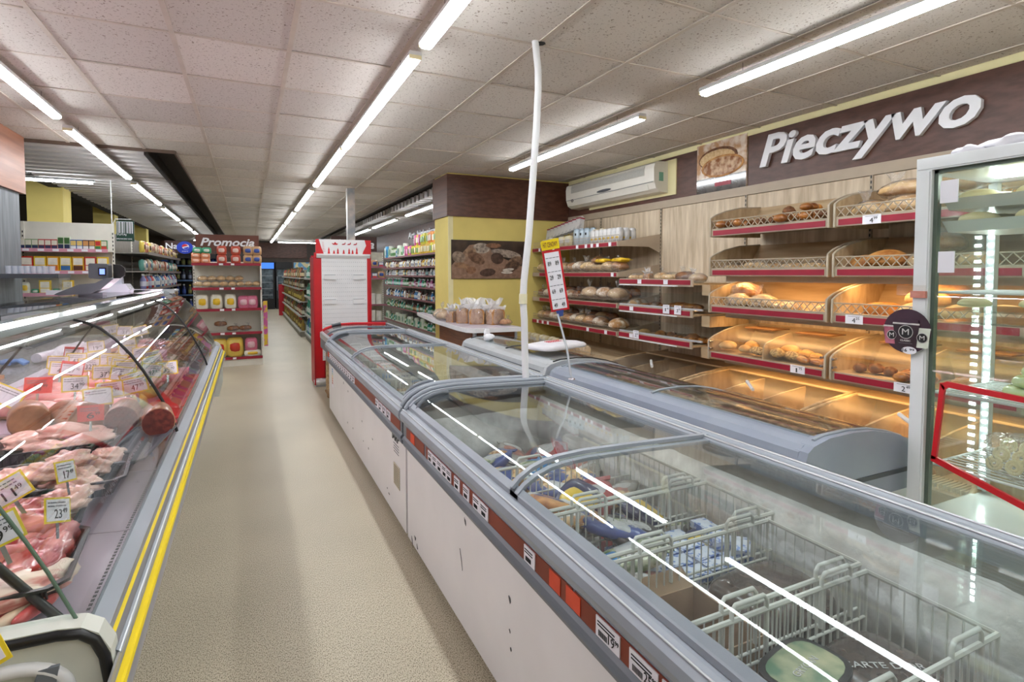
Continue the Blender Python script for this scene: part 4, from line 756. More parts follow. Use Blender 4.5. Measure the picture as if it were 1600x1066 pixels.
# freezers behind, high backs toward us
def backfreezer(y0,y1,label,body,fr0,dark,z=.80):
    t=thing('island_freezer',label,'freezer',(2.45,(y0+y1)/2,0))
    A=[(2.16,z+.018),(2.31,z+.022),(2.45,z+.012),(2.585,z-.015),(2.70,z-.05),(2.79,z-.11),(2.84,z-.18)]
    obj('cabinet',MB().box(2.03,2.88,y0+.03,y1-.03,.05,.55),frz,t); obj('plinth',MB().box(2.06,2.84,y0+.06,y1-.06,0,.05),blackm,t)
    q=[(2.01,.52),(2.0,.60),(2.005,z-.09),(2.02,z-.03),(2.05,z-.006),(2.09,z+.004),(2.15,z+.012),(2.17,z-.01),(2.17,.52)]
    obj('back_cover',MB().prism(q,'y',y0+.04,y1-.04),body,t)
    for yy in (y0,y1-.06): obj('end_cap',MB().prism([(2.01,.52),(2.0,.60),(2.005,z-.08),(2.025,z-.025),(2.06,z-.002)]+[(x,zz+.002) for x,zz in A]+[(2.88,z-.24),(2.89,.52)],'y',yy,yy+.06),body if not dark else dgrey,t)
    obj('end_groove',MB().box(2.1,2.8,y0-.004,y0,.60,.62),dgrey,t)
    obj('lid_glass',MB().sheet(fine([(2.12,z+.012)]+A[0:]),'y',y0+.07,y1-.07,.005),GL,t)
    for yy in (y0+.035,(y0+y1)/2,y1-.035): obj('lid_frame',MB().tube([(x,yy,zz+.004) for x,zz in [(2.10,z+.006)]+A],.007,8),fr0,t)
    obj('front_rim',MB().prism([(2.83,.52),(2.83,z-.2),(2.87,z-.17),(2.91,z-.2),(2.91,.52)],'y',y0,y1),grey,t)
    return t
b1=backfreezer(1.46,3.56,'grey backed island freezer with dark contents behind the nearest white freezer',pm('blue_grey_cover',(142,150,168),.35,c2=(150,158,172),scale=3,coat=.2,var=.05),grey,False)
obj('goods_pile',MB().blob(.30,.98,.06,c=(2.5,2.5,.70),nu=30,nv=20,pw=.6,noise=.06),pm('dark_frozen_packs',(66,50,44),.35,c2=(190,160,120),scale=26,coat=.4,lo=.45,hi=.7),b1,kind='stuff')
b2=backfreezer(3.62,5.42,'silver backed island freezer carrying a white bag, behind the second white freezer',lgrey,black,False,.815)
obj('goods_pile',MB().blob(.30,.8,.05,c=(2.5,4.5,.70),nu=24,nv=16,pw=.6,noise=.06),pm('dark_frozen_packs2',(60,56,56),.35,c2=(120,110,100),scale=20,coat=.4),b2,kind='stuff')
obj('rail_groove',MB().box(2.006,2.01,3.7,5.35,.745,.752),grey2,b2)
m=MB().blob(.27,.16,.028,c=(2.38,4.10,.885),nu=28,nv=10,pw=.5,noise=.04,rot=.25)
wb=thing('flour_bag','flat white plastic sack with red print lying on the silver backed freezer','bag',(2.38,4.10,.86)); obj('sack',m,pm('white_sack',(226,224,230),.4,var=.04,bump=.4,scale=8),wb)
for k in range(3):
    for j in range(6): obj('red_print',MB().box(2.30+.03*j,2.322+.03*j,4.08+.035*k+.01*j,4.094+.035*k+.01*j,.911,.9145),bred,wb)
m=MB().blob(.05,.06,.035,c=(2.16,5.05,.865),nu=14,nv=8,noise=.2).blob(.03,.02,.045,c=(2.15,5.08,.90),nu=10,nv=8,noise=.25)
tag(obj('plastic_bag',m,pm('white_film',(228,228,232),.4,var=.03,bump=.6)),'small crumpled white bag on the far end of the silver backed freezer','bag')
# ================================================================== BREADS
def crumple(m,c,r,h,seed):
    rn_=random.Random(seed); b=len(m.v); n=11
    for lv,(rr,zz) in enumerate(((.35,0),(.28,.25),(.7,.6),(1.0,1.0))):
        for k in range(n):
            a=2*PI*k/n; q=rr*r*(rn_.uniform(.35,1.3) if lv>1 else 1); m.v.append((c[0]+q*math.cos(a),c[1]+q*math.sin(a)*.6,c[2]+h*zz*(rn_.uniform(.75,1.3) if lv==3 else 1)))
    for lv in range(3):
        for k in range(n): a=b+lv*n+k; a2=b+lv*n+(k+1)%n; m.face((a,a2,a2+n,a+n))
    return m
def bag_over(rx,ry,rz,seed,knot=True):
    m=MB().blob(rx*1.1,ry*1.12,rz*1.08,nu=18,nv=10,noise=.06,seed=seed,flat=.2)
    if knot: crumple(m,(rx*.5,0,rz*.8),rz*.7,rz*1.1,seed)
    return m
def bread(key,m,mat,bag=None,bm=None): proto(key,*([('loaf',m,mat,None)]+([('plastic_bag',bag,bm or BAG,None)] if bag else [])))
bread('round_loaf',MB().blob(.12,.11,.075,nu=18,nv=12,noise=.03,flat=.5),crust); bread('floury_loaf',MB().blob(.13,.11,.08,nu=18,nv=12,noise=.03,seed=2,flat=.5),flour)
bread('pale_loaf',MB().blob(.15,.095,.075,nu=18,nv=12,noise=.02,seed=3,flat=.5,pw=.9),crustp); bread('brick_loaf',MB().blob(.12,.075,.065,nu=18,nv=10,noise=.03,seed=4,flat=.3,pw=.55),crustd)
bread('brick_golden',MB().blob(.12,.075,.065,nu=18,nv=10,noise=.03,seed=4,flat=.3,pw=.5),crust)
bread('bagged_round',MB().blob(.12,.11,.075,nu=16,nv=10,noise=.03,flat=.5),crust,bag_over(.12,.11,.075,1)); bread('bagged_pale',MB().blob(.13,.10,.07,nu=16,nv=10,noise=.03,flat=.5),crustp,bag_over(.13,.10,.07,4))
bread('bagged_floury',MB().blob(.13,.11,.08,nu=16,nv=10,noise=.03,flat=.5),flour,bag_over(.13,.11,.08,7,False)); bread('bagged_dark',MB().blob(.12,.08,.065,nu=16,nv=10,noise=.03,flat=.4,pw=.7),crustd,bag_over(.12,.08,.065,9))
bread('white_bagged',MB().blob(.12,.1,.07,nu=16,nv=10,noise=.03,flat=.5),crustp,bag_over(.12,.1,.07,10),BAGW)
def sliced(mat):
    m=MB(); 
    for k in range(11): m.prism([(-.055,0),(.055,0),(.06,.07),(.045,.095),(0,.103),(-.045,.095),(-.06,.07)],'x',-.11+k*.02,-.11+k*.02+.0175)
    return m
bread('sliced_loaf',sliced(0),crumb,MB().blob(.135,.078,.062,c=(0,0,.052),nu=16,nv=8,pw=.55,noise=.05))
bread('bagged_slice',MB().prism([(-.06,0),(.06,0),(.065,.10),(.05,.125),(0,.13),(-.05,.125),(-.065,.10)],'y',-.05,.05),crumbb,MB().blob(.074,.062,.075,c=(0,0,.066),nu=16,nv=9,pw=.55,noise=.05,seed=5),BAGW)
PR['bagged_slice'].append(('bag_top',crumple(crumple(crumple(MB(),(-.01,0,.12),.085,.085,6),(-.04,.02,.10),.07,.07,8),(.05,-.02,.09),.07,.06,9).mesh('bag_top',film('bag_top_film',(.95,.95,.95),base=.1,rough=.3,haze=.55,hc=(.95,.95,.97))),None))
bread('bun',MB().blob(.055,.05,.035,nu=14,nv=9,noise=.02,flat=.4),crust); bread('pale_bun',MB().blob(.06,.045,.034,nu=14,nv=9,noise=.02,flat=.4),crustp); bread('poppy_roll',MB().blob(.085,.045,.036,nu=14,nv=9,noise=.05,flat=.4),seed); bread('kaiser',MB().blob(.06,.058,.034,nu=16,nv=9,noise=.05,flat=.4),crustp)
bread('long_roll',MB().blob(.1,.04,.034,nu=14,nv=9,noise=.05,flat=.4),glaze)
m=MB()
for k in range(5): m.blob(.042,.048,.034,c=(-.09+.045*k,.012*(-1)**k,.0),nu=10,nv=7,noise=.06,seed=k,flat=.3,rot=.6*(-1)**k)
bread('braided_bun',m,glaze); bread('dark_bun',MB().blob(.05,.045,.04,nu=12,nv=8,noise=.1,flat=.4),crustd)
bread('bagged_buns',MB().blob(.05,.045,.035,c=(-.06,-.04,0)).blob(.05,.045,.035,c=(.05,-.04,0)).blob(.05,.045,.035,c=(-.05,.05,0)).blob(.05,.045,.035,c=(.06,.05,0)),crustp,bag_over(.13,.11,.055,12,False))
bread('dough_disc',MB().blob(.085,.07,.034,nu=20,nv=10,flat=.5,pw=.9),dough)
NAMES={'round_loaf':'round golden bread loaf','floury_loaf':'flour dusted bread loaf','pale_loaf':'pale oval bread loaf','brick_loaf':'dark brick shaped loaf','brick_golden':'golden brick shaped loaf','bagged_round':'bagged round loaf','bagged_pale':'bagged pale loaf','bagged_floury':'bagged flour dusted loaf','bagged_dark':'bagged dark loaf','white_bagged':'loaf in milky white bag','sliced_loaf':'bagged sliced bread','bagged_slice':'upright sliced loaf in a tied bag','bun':'golden round bun','pale_bun':'pale bread roll','poppy_roll':'seed covered roll','kaiser':'pale round roll','long_roll':'long glazed roll','braided_bun':'glazed braided bun','dark_bun':'dark glazed bun','bagged_buns':'bag of small buns','dough_disc':'pale raw dough round'}
def loaf(key,x,y,z,rz,where,sc=1,tilt=(0,0),grp=None):
    nm='bread_roll' if key in('bun','pale_bun','poppy_roll','kaiser','long_roll','dark_bun','braided_bun') else 'bread_dough' if key=='dough_disc' else 'bread_loaf'
    return spawn(key,nm,NAMES[key]+' '+where,'dough' if key=='dough_disc' else 'bread',(x,y,z),rz,grp,sc,tilt)
# ================================================================== BAKERY TRAYS (two modules with lattice fronts)
def ntag(o,price,y,x,z,w=.12,h=.06,dz=0):
    q=obj('price_label',MB().box(x-.003,x,y-w/2,y+w/2,z-h/2,z+h/2),paper,o)
    if price:
        a,b=price.split(' '); of=org(o)
        text('price_print',a,ink,o,Vector((x-.0045,y+.012,z-.022))-of,FX,w={'1':.011,'2':.021,'3':.021,'4':.023}.get(a,.03),h=.032); text('price_print',b,ink,o,Vector((x-.0045,y-.014,z+.0))-of,FX,w=.024,h=.016)
    m=MB().box(x-.0042,x-.003,y-w*.35,y+w*.35,z+h*.34,z+h*.38); obj('small_print',m,inkg,o)
def bread_tray(ya,yb,z,label,glass=False,price=None,py=None):
    """lip at x 3.75, back at x 4.36; z = bottom of the red rail"""
    t=thing('bread_tray',label,'bread tray',(4.05,(ya+yb)/2,z)); s=.014
    sp=[(3.735,z-.012),(3.735,z+.15),(3.76,z+.165),(3.80,z+.185),(3.92,z+.225),(4.1,z+.262),(4.36,z+.28),(4.36,z+.0),(3.9,z-.012)]
    for a,b in ((ya,ya+s),(yb-s,yb)): obj('side_panel',MB().prism(sp,'y',a,b),oak2,t); obj('edge_band',MB().tube([(x,(a+b)/2,zz) for x,zz in sp[:7]],.009,6),taupe,t)
    obj('tray_floor',MB().prism([(3.76,z+.05),(4.36,z+.05),(4.36,z+.035),(3.76,z+.035)],'y',ya+s,yb-s),oak2,t)
    obj('back_slope',MB().prism([(4.20,z+.05),(4.36,z+.28),(4.36,z+.05)],'y',ya+s,yb-s),oak2,t)
    obj('front_rail',MB().box(3.742,3.752,ya+s,yb-s,z-.008,z+.052),taupe,t); obj('red_strip',MB().box(3.738,3.743,ya+s+.02,yb-s-.02,z+.0,z+.042),red,t)
    if not glass:
        m=MB(); m.tube([(3.748,ya+s,z+.128),(3.748,yb-s,z+.128)],.005,6).tube([(3.748,ya+s,z+.056),(3.748,yb-s,z+.056)],.005,6)
        n=int((yb-ya)/.062)
        for k in range(n):
            a=ya+s+(yb-ya-2*s)*k/n; b=ya+s+(yb-ya-2*s)*(k+1)/n; m.tube([(3.748,a,z+.056),(3.748,b,z+.128)],.004,5).tube([(3.748,b,z+.056),(3.748,a,z+.128)],.004,5)
        obj('lattice_front',m,taupe,t)
    else:
        obj('clear_front',MB().sheet([(3.756,z+.055),(3.752,z+.15)],'y',ya+s,yb-s,.004),GA,t)
        obj('clear_cover',MB().sheet([(3.76,z+.165),(3.80,z+.187),(3.92,z+.226),(4.1,z+.262),(4.30,z+.278)],'y',ya+s,yb-s,.004),GB,t)
        ym=(ya+yb)/2; obj('divider',MB().prism([(3.76,z+.05)]+[(3.77,z+.15)]+[(x-.005,zz-.008) for x,zz in sp[3:6]]+[(4.2,z+.05)],'y',ym-.006,ym+.006),oak2,t)
        for yy in (ya+.30,yb-.33): obj('hatch_frame',MB().box(3.98,4.2,yy-.14,yy+.14,z+.262,z+.272),pm('hatch_brown',(120,84,50),.6),t)  # flat brown plates level with the clear cover
        for yy in (ya+.03,yb-.03):
            for zz in (z+.08,z+.14): obj('bolt',MB().tube([(3.72,yy,zz),(3.76,yy,zz)],.009,8),steel,t)
    if price: ntag(t,price,py,3.737,z+.022)
    return t
M1=(2.575,3.70); M2=(1.45,2.545)
for (ya,yb),mod in ((M1,'left'),(M2,'right')):
    for i,z in enumerate((1.84,1.49,1.165,.755)):
        pr=None
        if mod=='right': pr={0:('4 99',2.28),2:('4 25',2.38),3:('2 49',2.05)}.get(i)
        elif i==3: pr=('1 75',2.80)
        bread_tray(ya,yb,z,'oak bread tray with red rail, %s from the top in the %s column'%(nth(i),mod),glass=(i==3),price=pr[0] if pr else None,py=pr[1] if pr else None)
# bottom bins
def bins(ya,yb,label,lit):
    t=thing('bread_bin',label,'bread bin',(3.8,(ya+yb)/2,0)); zb=.30; s=.02
    P=[(3.18,.10),(3.18,.40),(3.22,.43),(3.34,.475),(3.55,.53),(3.8,.57),(4.1,.60),(4.36,.60),(4.36,.10)]
    for a,b in ((ya,ya+s),(yb-s,yb)): obj('side_panel',MB().prism(P,'y',a,b),oak2,t); obj('edge_band',MB().tube([(x,(a+b)/2,zz) for x,zz in P[1:8]],.013,6),oak2,t)
    for k in (1,2): y=ya+(yb-ya)*k/3; obj('divider',MB().prism([(3.22,zb)]+[(x,zz-.02) for x,zz in P[2:7]]+[(4.05,zb)],'y',y-.008,y+.008),oak2,t)
    obj('bin_floor',MB().prism([(3.2,.22),(4.2,.30),(4.34,.57),(4.36,.57),(4.36,.10),(3.2,.10)],'y',ya+s,yb-s),oak2,t)
    obj('front_board',MB().box(3.18,3.2,ya+s,yb-s,.10,.38),oak2,t)
    obj('clear_cover',MB().sheet([(3.19,.40),(3.22,.43),(3.34,.475),(3.55,.53),(3.8,.57),(4.1,.598)],'y',ya+s,yb-s,.004),GB,t)
    obj('head_board',MB().box(4.08,4.36,ya+s,yb-s,.595,.61),oak2,t)
    m=MB()
    for k in range(int((yb-ya)/.02)): m.box(3.21,3.35,ya+s+.02*k,ya+s+.02*k+.008,.385,.41)
    obj('ribbed_edge',m,pm('clear_rib',(222,200,160),.3,coat=.5),t,kind='stuff')
    y=ya+(yb-ya)*.5; obj('scoop',MB().tube([(3.62,y-.09,.575),(3.75,y+.08,.60)],.014,8),white,t)
bins(2.60,3.79,'oak bread bin with curved clear cover below the left tray column',1); bins(1.42,2.58,'oak bread bin with curved clear cover below the right tray column',1); bins(3.83,5.0,'unlit oak bread bin left of the lit ones, behind the glass shelves',0)
n=0
for key,x,y,z,rz in [('kaiser',3.5,3.45,.36,0),('kaiser',3.62,3.38,.35,1),('bun',3.48,3.35,.33,1),('kaiser',3.5,2.98,.35,0),('bun',3.65,3.02,.34,2),('bun',3.6,3.1,.33,0),('kaiser',3.6,2.3,.36,.3),('bun',3.5,1.8,.36,.3)]:
    loaf(key,x,y,z,rz,'in the bottom bread bin, %s from the left'%nth(n),1.2,grp=None); n+=1
# tray contents
def fill(items,z,where):
    for i,(key,x,y,rz,sc) in enumerate(items): loaf(key,x,y,z+(.085 if key in('round_loaf','floury_loaf','bagged_floury','pale_loaf','bagged_round','bagged_pale') else .085)*sc*.9,rz,'%s, %s from the left'%(where,nth(i)),sc)
Z1=1.84
fill([('braided_bun',3.86,3.60,.3,1.15),('braided_bun',3.84,3.48,1.0,1.2),('braided_bun',3.88,3.36,.4,1),('dark_bun',3.86,3.26,.4,1.1),('dark_bun',3.84,3.12,.4,1.1),('braided_bun',3.90,3.06,.9,1.15),('dark_bun',3.96,3.05,0,1.2),('braided_bun',3.84,2.98,.2,1.15),('braided_bun',3.86,2.86,.9,1.2),('braided_bun',3.92,2.76,.4,1.1),('dark_bun',3.84,2.72,.4,1.2)],Z1,'in the top tray of the left column')
loaf('dark_bun',3.93,3.05,Z1+.16,.3,'lying on top of the braided buns in the top left tray',1.1); loaf('braided_bun',3.92,2.84,Z1+.165,.3,'lying on top of the heap in the top left tray',1)
fill([('bagged_pale',3.9,2.38,1.2,1.1),('bagged_pale',3.92,2.16,1.3,1.2),('bagged_round',3.9,1.95,1.3,1.2),('bagged_pale',3.9,1.7,1.2,1.1)],Z1,'in the top tray of the right column')
loaf('bagged_pale',3.98,2.20,Z1+.22,1.4,'long loaf stacked highest in the top right tray',(1.5,1.1,.9)); loaf('bagged_round',3.98,1.92,Z1+.21,1.4,'second of the upper layer in the top right tray',(1.1,1.1,.9))
Z2=1.49
fill([('bagged_buns',3.86,3.52,.3,.8),('bagged_buns',3.92,3.32,1.5,1),('bagged_buns',3.86,3.12,.3,.85),('bagged_buns',3.86,2.94,.3,.85),('bagged_buns',3.86,2.76,1,.85)],Z2,'in the second tray of the left column')
fill([('round_loaf',3.92,2.42,.3,.95),('round_loaf',3.88,2.25,1,1.15),('bagged_pale',3.88,2.02,.3,1),('bagged_dark',4.0,1.98,.3,1),('bagged_pale',3.9,1.75,.3,1)],Z2,'in the second tray of the right column'); loaf('bagged_round',4.0,1.98,Z2+.2,.3,'on top in the second tray of the right column',1)
Z3=1.165
fill([('bagged_pale',3.86,3.48,1.2,1.1),('bagged_pale',3.86,3.22,1.5,1.1),('bagged_buns',3.86,3.0,1.5,.9),('pale_loaf',3.88,2.68,1.2,.7)],Z3,'in the warm third left tray'); loaf('bagged_round',4.02,3.52,Z3+.17,.3,'large wrapped loaf leaning at the back of the warm third tray',1.15)
fill([('brick_golden',4.0,2.35,1.5,.95),('brick_loaf',4.1,2.34,1.5,.8),('pale_loaf',3.88,2.05,1.2,1.0),('pale_loaf',3.88,1.8,1.2,1),('floury_loaf',3.9,1.6,1.2,1)],Z3,'in the warm third right tray'); loaf('pale_loaf',4.02,2.08,Z3+.16,1.2,'upper pale loaf in the warm third tray of the right column',1.0); loaf('round_loaf',4.12,2.0,Z3+.21,1,'golden loaf at the very back of the warm third right tray',1)
Z4=.755
fill([('kaiser',3.85,3.58,0,1.35),('pale_bun',3.86,3.40,.5,1.2),('pale_bun',4.0,3.45,.5,1.4),('poppy_roll',3.84,3.25,1.2,1.2),('poppy_roll',3.84,3.06,.6,1.3),('poppy_roll',3.86,2.94,1.0,1.2),('long_roll',3.84,2.84,.9,1.1),('pale_bun',3.95,2.80,.5,1.2),('long_roll',3.86,2.74,1.2,1.0),('bun',3.86,2.66,0,1),('kaiser',3.98,3.05,0,1.5),('pale_bun',4.0,2.92,0,1.3)],Z4,'behind the clear front of the fourth left tray')
fill([('dark_bun',3.88,2.42,0,1),('dark_bun',3.9,2.32,0,1.1),('dark_bun',3.92,2.24,0,1),('braided_bun',3.86,2.1,.3,1),('braided_bun',3.86,1.98,.3,1.1),('dark_bun',3.95,2.12,0,1),('braided_bun',3.88,1.8,.3,1)],Z4,'behind the clear front of the fourth right tray')
# warm lamps under the trays
for i,(z,n_) in enumerate(((1.47,'second'),(1.145,'third'),(.73,'fourth'))):
    t=thing('shelf_lamp','slim warm lamp strip under the %s row of bread trays'%n_,'lamp',(4.0,2.6,z-.03))
    obj('lamp_housing',MB().box(3.90,4.0,1.5,3.66,z-.004,z+.010).box(3.90,3.912,1.5,3.66,z-.038,z-.004),taupe,t); obj('diffuser',MB().box(3.925,3.985,1.52,3.64,z-.014,z-.004),ledwarm,t)  # front lip added to screen the bare strip and cut its glare
# ================================================================== GLASS SHELVES
for i,z in enumerate((1.40,1.11,.82)):
    t=thing('glass_shelf',['top open','middle glass fronted','bottom glass fronted'][i]+' pastry shelf with red rail between the wire shelves and the trays','shelf',(4.0,4.4,z-.03)); ya,yb=3.86,4.97
    obj('shelf_board',MB().box(3.71,4.37,ya,yb,z-.005,z+.012),oak2,t); obj('front_rail',MB().box(3.695,3.708,ya,yb,z-.02,z+.05),beige,t); obj('red_strip',MB().box(3.690,3.696,ya+.03,yb,z-.003,z+.04),red,t); obj('white_edge',MB().box(3.688,3.71,ya+.2,yb,z-.022,z-.012),white,t)
    for k,(yy,p) in enumerate([(4.62,None),(4.22,None)] if i==0 else [(4.75,None)]): ntag(t,p,yy,3.690,z+.02,.06,.045)
    if i: 
        obj('clear_front',MB().box(3.70,3.705,ya,yb,z+.05,z+.20),GC,t); obj('clear_side',MB().box(3.705,4.2,ya,ya+.005,z+.04,z+.22),GC,t)
        obj('clip_rail',MB().box(3.696,3.712,ya-.12,yb,z+.052,z+.068),lgrey,t)
    if i==1:
        ntag(t,'1 65',4.20,3.684,z+.045,.09,.085); ntag(t,'3 15',4.04,3.684,z+.045,.09,.085)
    if i==2: ntag(t,'2 15',4.66,3.684,z+.04,.09,.085)
    obj('oak_bracket',MB().box(3.80,4.3,ya-.11,ya-.01,z-.10,z-.0),oak2,t)
for i,(k,x,y,sc) in enumerate([('bagged_buns',3.82,4.82,.8),('bagged_slice',3.80,4.62,.7),('bagged_pale',3.84,4.45,.8),('bagged_buns',3.82,4.28,.9),('bagged_dark',3.84,4.1,.9),('white_bagged',3.84,3.95,.7)]): loaf(k,x,y,1.42+.05*sc if k!='bagged_slice' else 1.415,.4*i,'on the open pastry shelf, %s from left'%nth(i),sc)
for i,(k,x,y,sc) in enumerate([('bagged_floury',3.86,4.86,.9),('braided_bun',3.84,4.66,.9),('bagged_dark',3.86,4.56,.8),('long_roll',3.84,4.42,.9),('long_roll',3.86,4.2,1.3),('long_roll',3.86,4.05,1.2),('dark_bun',3.84,3.93,1)]): loaf(k,x,y,1.125+.04*sc,.5*i,'on the middle glass fronted shelf, %s from the left'%nth(i),sc)
for i,(k,x,y,sc) in enumerate([('pale_bun',3.84,4.72,1.2),('bun',3.86,4.48,1.2),('dark_bun',3.84,4.28,1.2),('braided_bun',3.84,4.14,.9),('dark_bun',3.86,4.02,1.3),('braided_bun',3.86,3.92,.9)]): loaf(k,x,y,.835+.03*sc,.5*i,'on the bottom glass fronted shelf, %s from the left'%nth(i),sc)
# ================================================================== WIRE FRONTED BREAD SHELVES (left section)
for i,z in enumerate((1.835,1.485,1.13,.81,.50)):
    x0=3.78 if i<4 else 3.45; ya,yb=5.11 if i<4 else 4.95,7.17
    t=thing('bread_shelf','wire fronted bread shelf with red rail, %s from the top beside yellow wall'%nth(i),'shelf',(4.0,6.1,z-.05))
    obj('shelf_board',MB().prism([(x0,z+.02),(4.37,z+.05),(4.37,z+.035),(x0,z+.005)],'y',ya,yb),oak2,t)
    obj('front_rail',MB().box(x0-.012,x0,ya,yb,z-.022,z+.035),beige,t); obj('red_strip',MB().box(x0-.017,x0-.012,ya+.02,yb if i in(0,3) else 6.95,z-.015,z+.026),red,t)
    for yy in (ya,):
        obj('bracket',MB().prism([(x0,z-.02),(x0,z+.035),(4.37,z+.13),(4.37,z-.09),(4.2,z-.02)],'y',yy-.012,yy),beige,t)
    if i<5:
        m=MB(); m.tube([(x0+.004,ya,z+.11),(x0+.004,yb,z+.11)],.003,5).tube([(x0+.004,ya,z+.075),(x0+.004,yb,z+.075)],.002,4); n=int((yb-ya)/.035)
        for k in range(n+1): y=ya+(yb-ya)*k/n; m.tube([(x0+.004,y,z+.03),(x0+.004,y,z+.11)],.002,4)
        obj('wire_front',m,beige,t,kind='stuff')
    for k,yy in enumerate({0:[6.95,6.55,5.95,5.75,5.62,5.5,5.25],1:[5.2],2:[],3:[7.0,6.85,6.7,5.7,5.32],4:[]}[i]): ntag(t,None,yy,x0-.017,z+.006,.05,.045)
rn=random.Random(11)
def rowfill(keys,ya,yb,n,x,z,where,sc=1,dz=.075,jit=.5):
    for i in range(n):
        y=yb-(yb-ya)*i/(n-1); k=keys[i%len(keys)]; loaf(k,x+rn.uniform(-.02,.02),y,z+dz*sc,rn.uniform(-jit,jit)+1.4,'%s, %s from yellow wall'%(where,nth(i)),sc*rn.uniform(.92,1.06))
# top shelf: packs
proto('flour_pack',('paper_pack',MB().box(-.05,.05,-.035,.035,0,.15).prism([(-.035,.15),(.035,.15),(0,.175)],'x',-.05,.05),wht,None),('red_top',MB().box(-.051,.051,-.036,.036,.135,.152),red,None))
proto('white_yellow',('paper_pack',MB().blob(.05,.035,.085,c=(0,0,.085),nu=12,nv=8,pw=.5),wht,None),('yellow_print',MB().blob(.04,.037,.025,c=(0,0,.055),nu=12,nv=6,pw=.6),yl,None))
proto('silver_pack',('pouch',MB().blob(.05,.02,.11,c=(0,0,.11),nu=12,nv=8,pw=.5),pm('silver_print',(188,198,206),.3,metal=.3,c2=(150,166,180),scale=12),None),('dark_mark',MB().box(-.012,.012,-.021,-.018,.13,.16),ink,None))
proto('cream_pack',('pouch',MB().blob(.07,.035,.07,c=(0,0,.07),nu=12,nv=8,pw=.5),pm('cream_print',(222,214,190),.4,c2=(190,170,120),scale=10),None),('label_print',MB().box(-.04,.04,-.037,-.033,.05,.10),wht,None))
for i in range(9): spawn('flour_pack','flour_pack','white paper pack with red top on the crate, %s from the yellow wall'%nth(i),'packet',(4.0,7.08-.10*i,2.0+.012*i),-PI/2,'red topped packs',1,(-.15,0))
o=tag(obj('tilted_crate',MB().box(3.93,4.1,6.15,7.14,1.93,1.965).box(3.92,3.935,6.15,7.14,1.93,2.0),lgrey),'low grey crate under the red topped packs on the top bread shelf','crate')
for i,(k,y,x) in enumerate([('cream_pack',6.75,3.86),('cream_pack',6.45,3.85),('cream_pack',6.3,3.86),('silver_pack',6.15,3.88),('silver_pack',6.06,3.9),('silver_pack',5.97,3.92),('silver_pack',5.88,3.95)]): spawn(k,'food_pack','%s pack standing on the top bread shelf, %s from the yellow wall'%('silver and blue' if 'silver' in k else 'cream coloured',nth(i)),'packet',(x,y,1.86),-PI/2+.2,None,1.05,(0,0))
spawn('fz_yellow','snack_bag','orange snack bag lying at the left end of the top bread shelf','packet',(3.86,6.88,1.92),1.4,None,(.8,.8,1.2),(.6,0))
c=0
for r_ in range(3):
    for k in range(7):
        spawn('white_yellow','flour_pack','white and yellow paper pack, %s row from the rail, %s from the bracket'%(nth(r_),nth(k)),'packet',(3.84+.09*r_,5.18+.085*k,1.865),-PI/2,'white and yellow packs')
for k in range(5): spawn('cream_pack','food_pack','small pale biscuit pack lying mid top bread shelf, %s from the yellow wall'%nth(k),'packet',(3.85,5.86-.03-.0*k-.0,1.87) if 0 else (3.95+.05*(k%2),5.95-.07*k,1.95),-PI/2,None,.8)
rowfill(['bagged_pale','bagged_buns'],6.6,7.0,2,3.88,1.505,'on the second wire fronted shelf end'); rowfill(['bagged_pale','bagged_round','bagged_floury','bagged_pale','bagged_buns'],5.22,6.45,7,3.9,1.505,'on the second wire fronted shelf')
for k,(y,sc) in enumerate([(5.55,1),(5.22,1)]): spawn('fz_yellow','hotdog_rolls','orange labelled bag of rolls on the second wire fronted shelf, %s from the middle'%nth(k),'bread',(3.9,y,1.66),1.4,None,(1,1,.8),(0,0))
loaf('bagged_round',3.95,5.75,1.66,.3,'with a tall twisted bag top on the second wire fronted shelf',.8)
rowfill(['bagged_dark','bagged_floury','bagged_dark'],5.2,7.05,11,3.9,1.15,'on the third wire fronted shelf',.95); rowfill(['white_bagged','bagged_floury','white_bagged'],5.2,5.75,3,3.86,1.17,'at the third wire shelf front',1.15); rowfill(['bagged_dark'],5.3,6.9,8,4.15,1.19,'in the third wire shelf rear row',1)
rowfill(['bagged_pale','bagged_round','bagged_floury'],5.62,7.05,9,3.9,.83,'on the fourth wire fronted shelf',1); loaf('floury_loaf',3.88,5.22,.90,.4,'crackled flour dusted, alone at the bracket end of the fourth shelf',1.1); rowfill(['bagged_dark','bagged_pale'],5.7,7.0,7,4.15,.87,'in the fourth wire shelf rear row',1)
for k in range(8): spawn('cream_pack','biscuit_pack','yellow green biscuit pack in a row on the lowest bread shelf','packet',(3.6+.02*(k%2),6.95-.13*k,.53),-PI/2,'biscuit packs on the lowest bread shelf',(.9,1.3,1),(.1,0))
for k,y in enumerate([5.75,5.6]): loaf('sliced_loaf',3.6,y,.53,1.4,'on the lowest bread shelf, %s from the yellow wall'%nth(k),1.2)
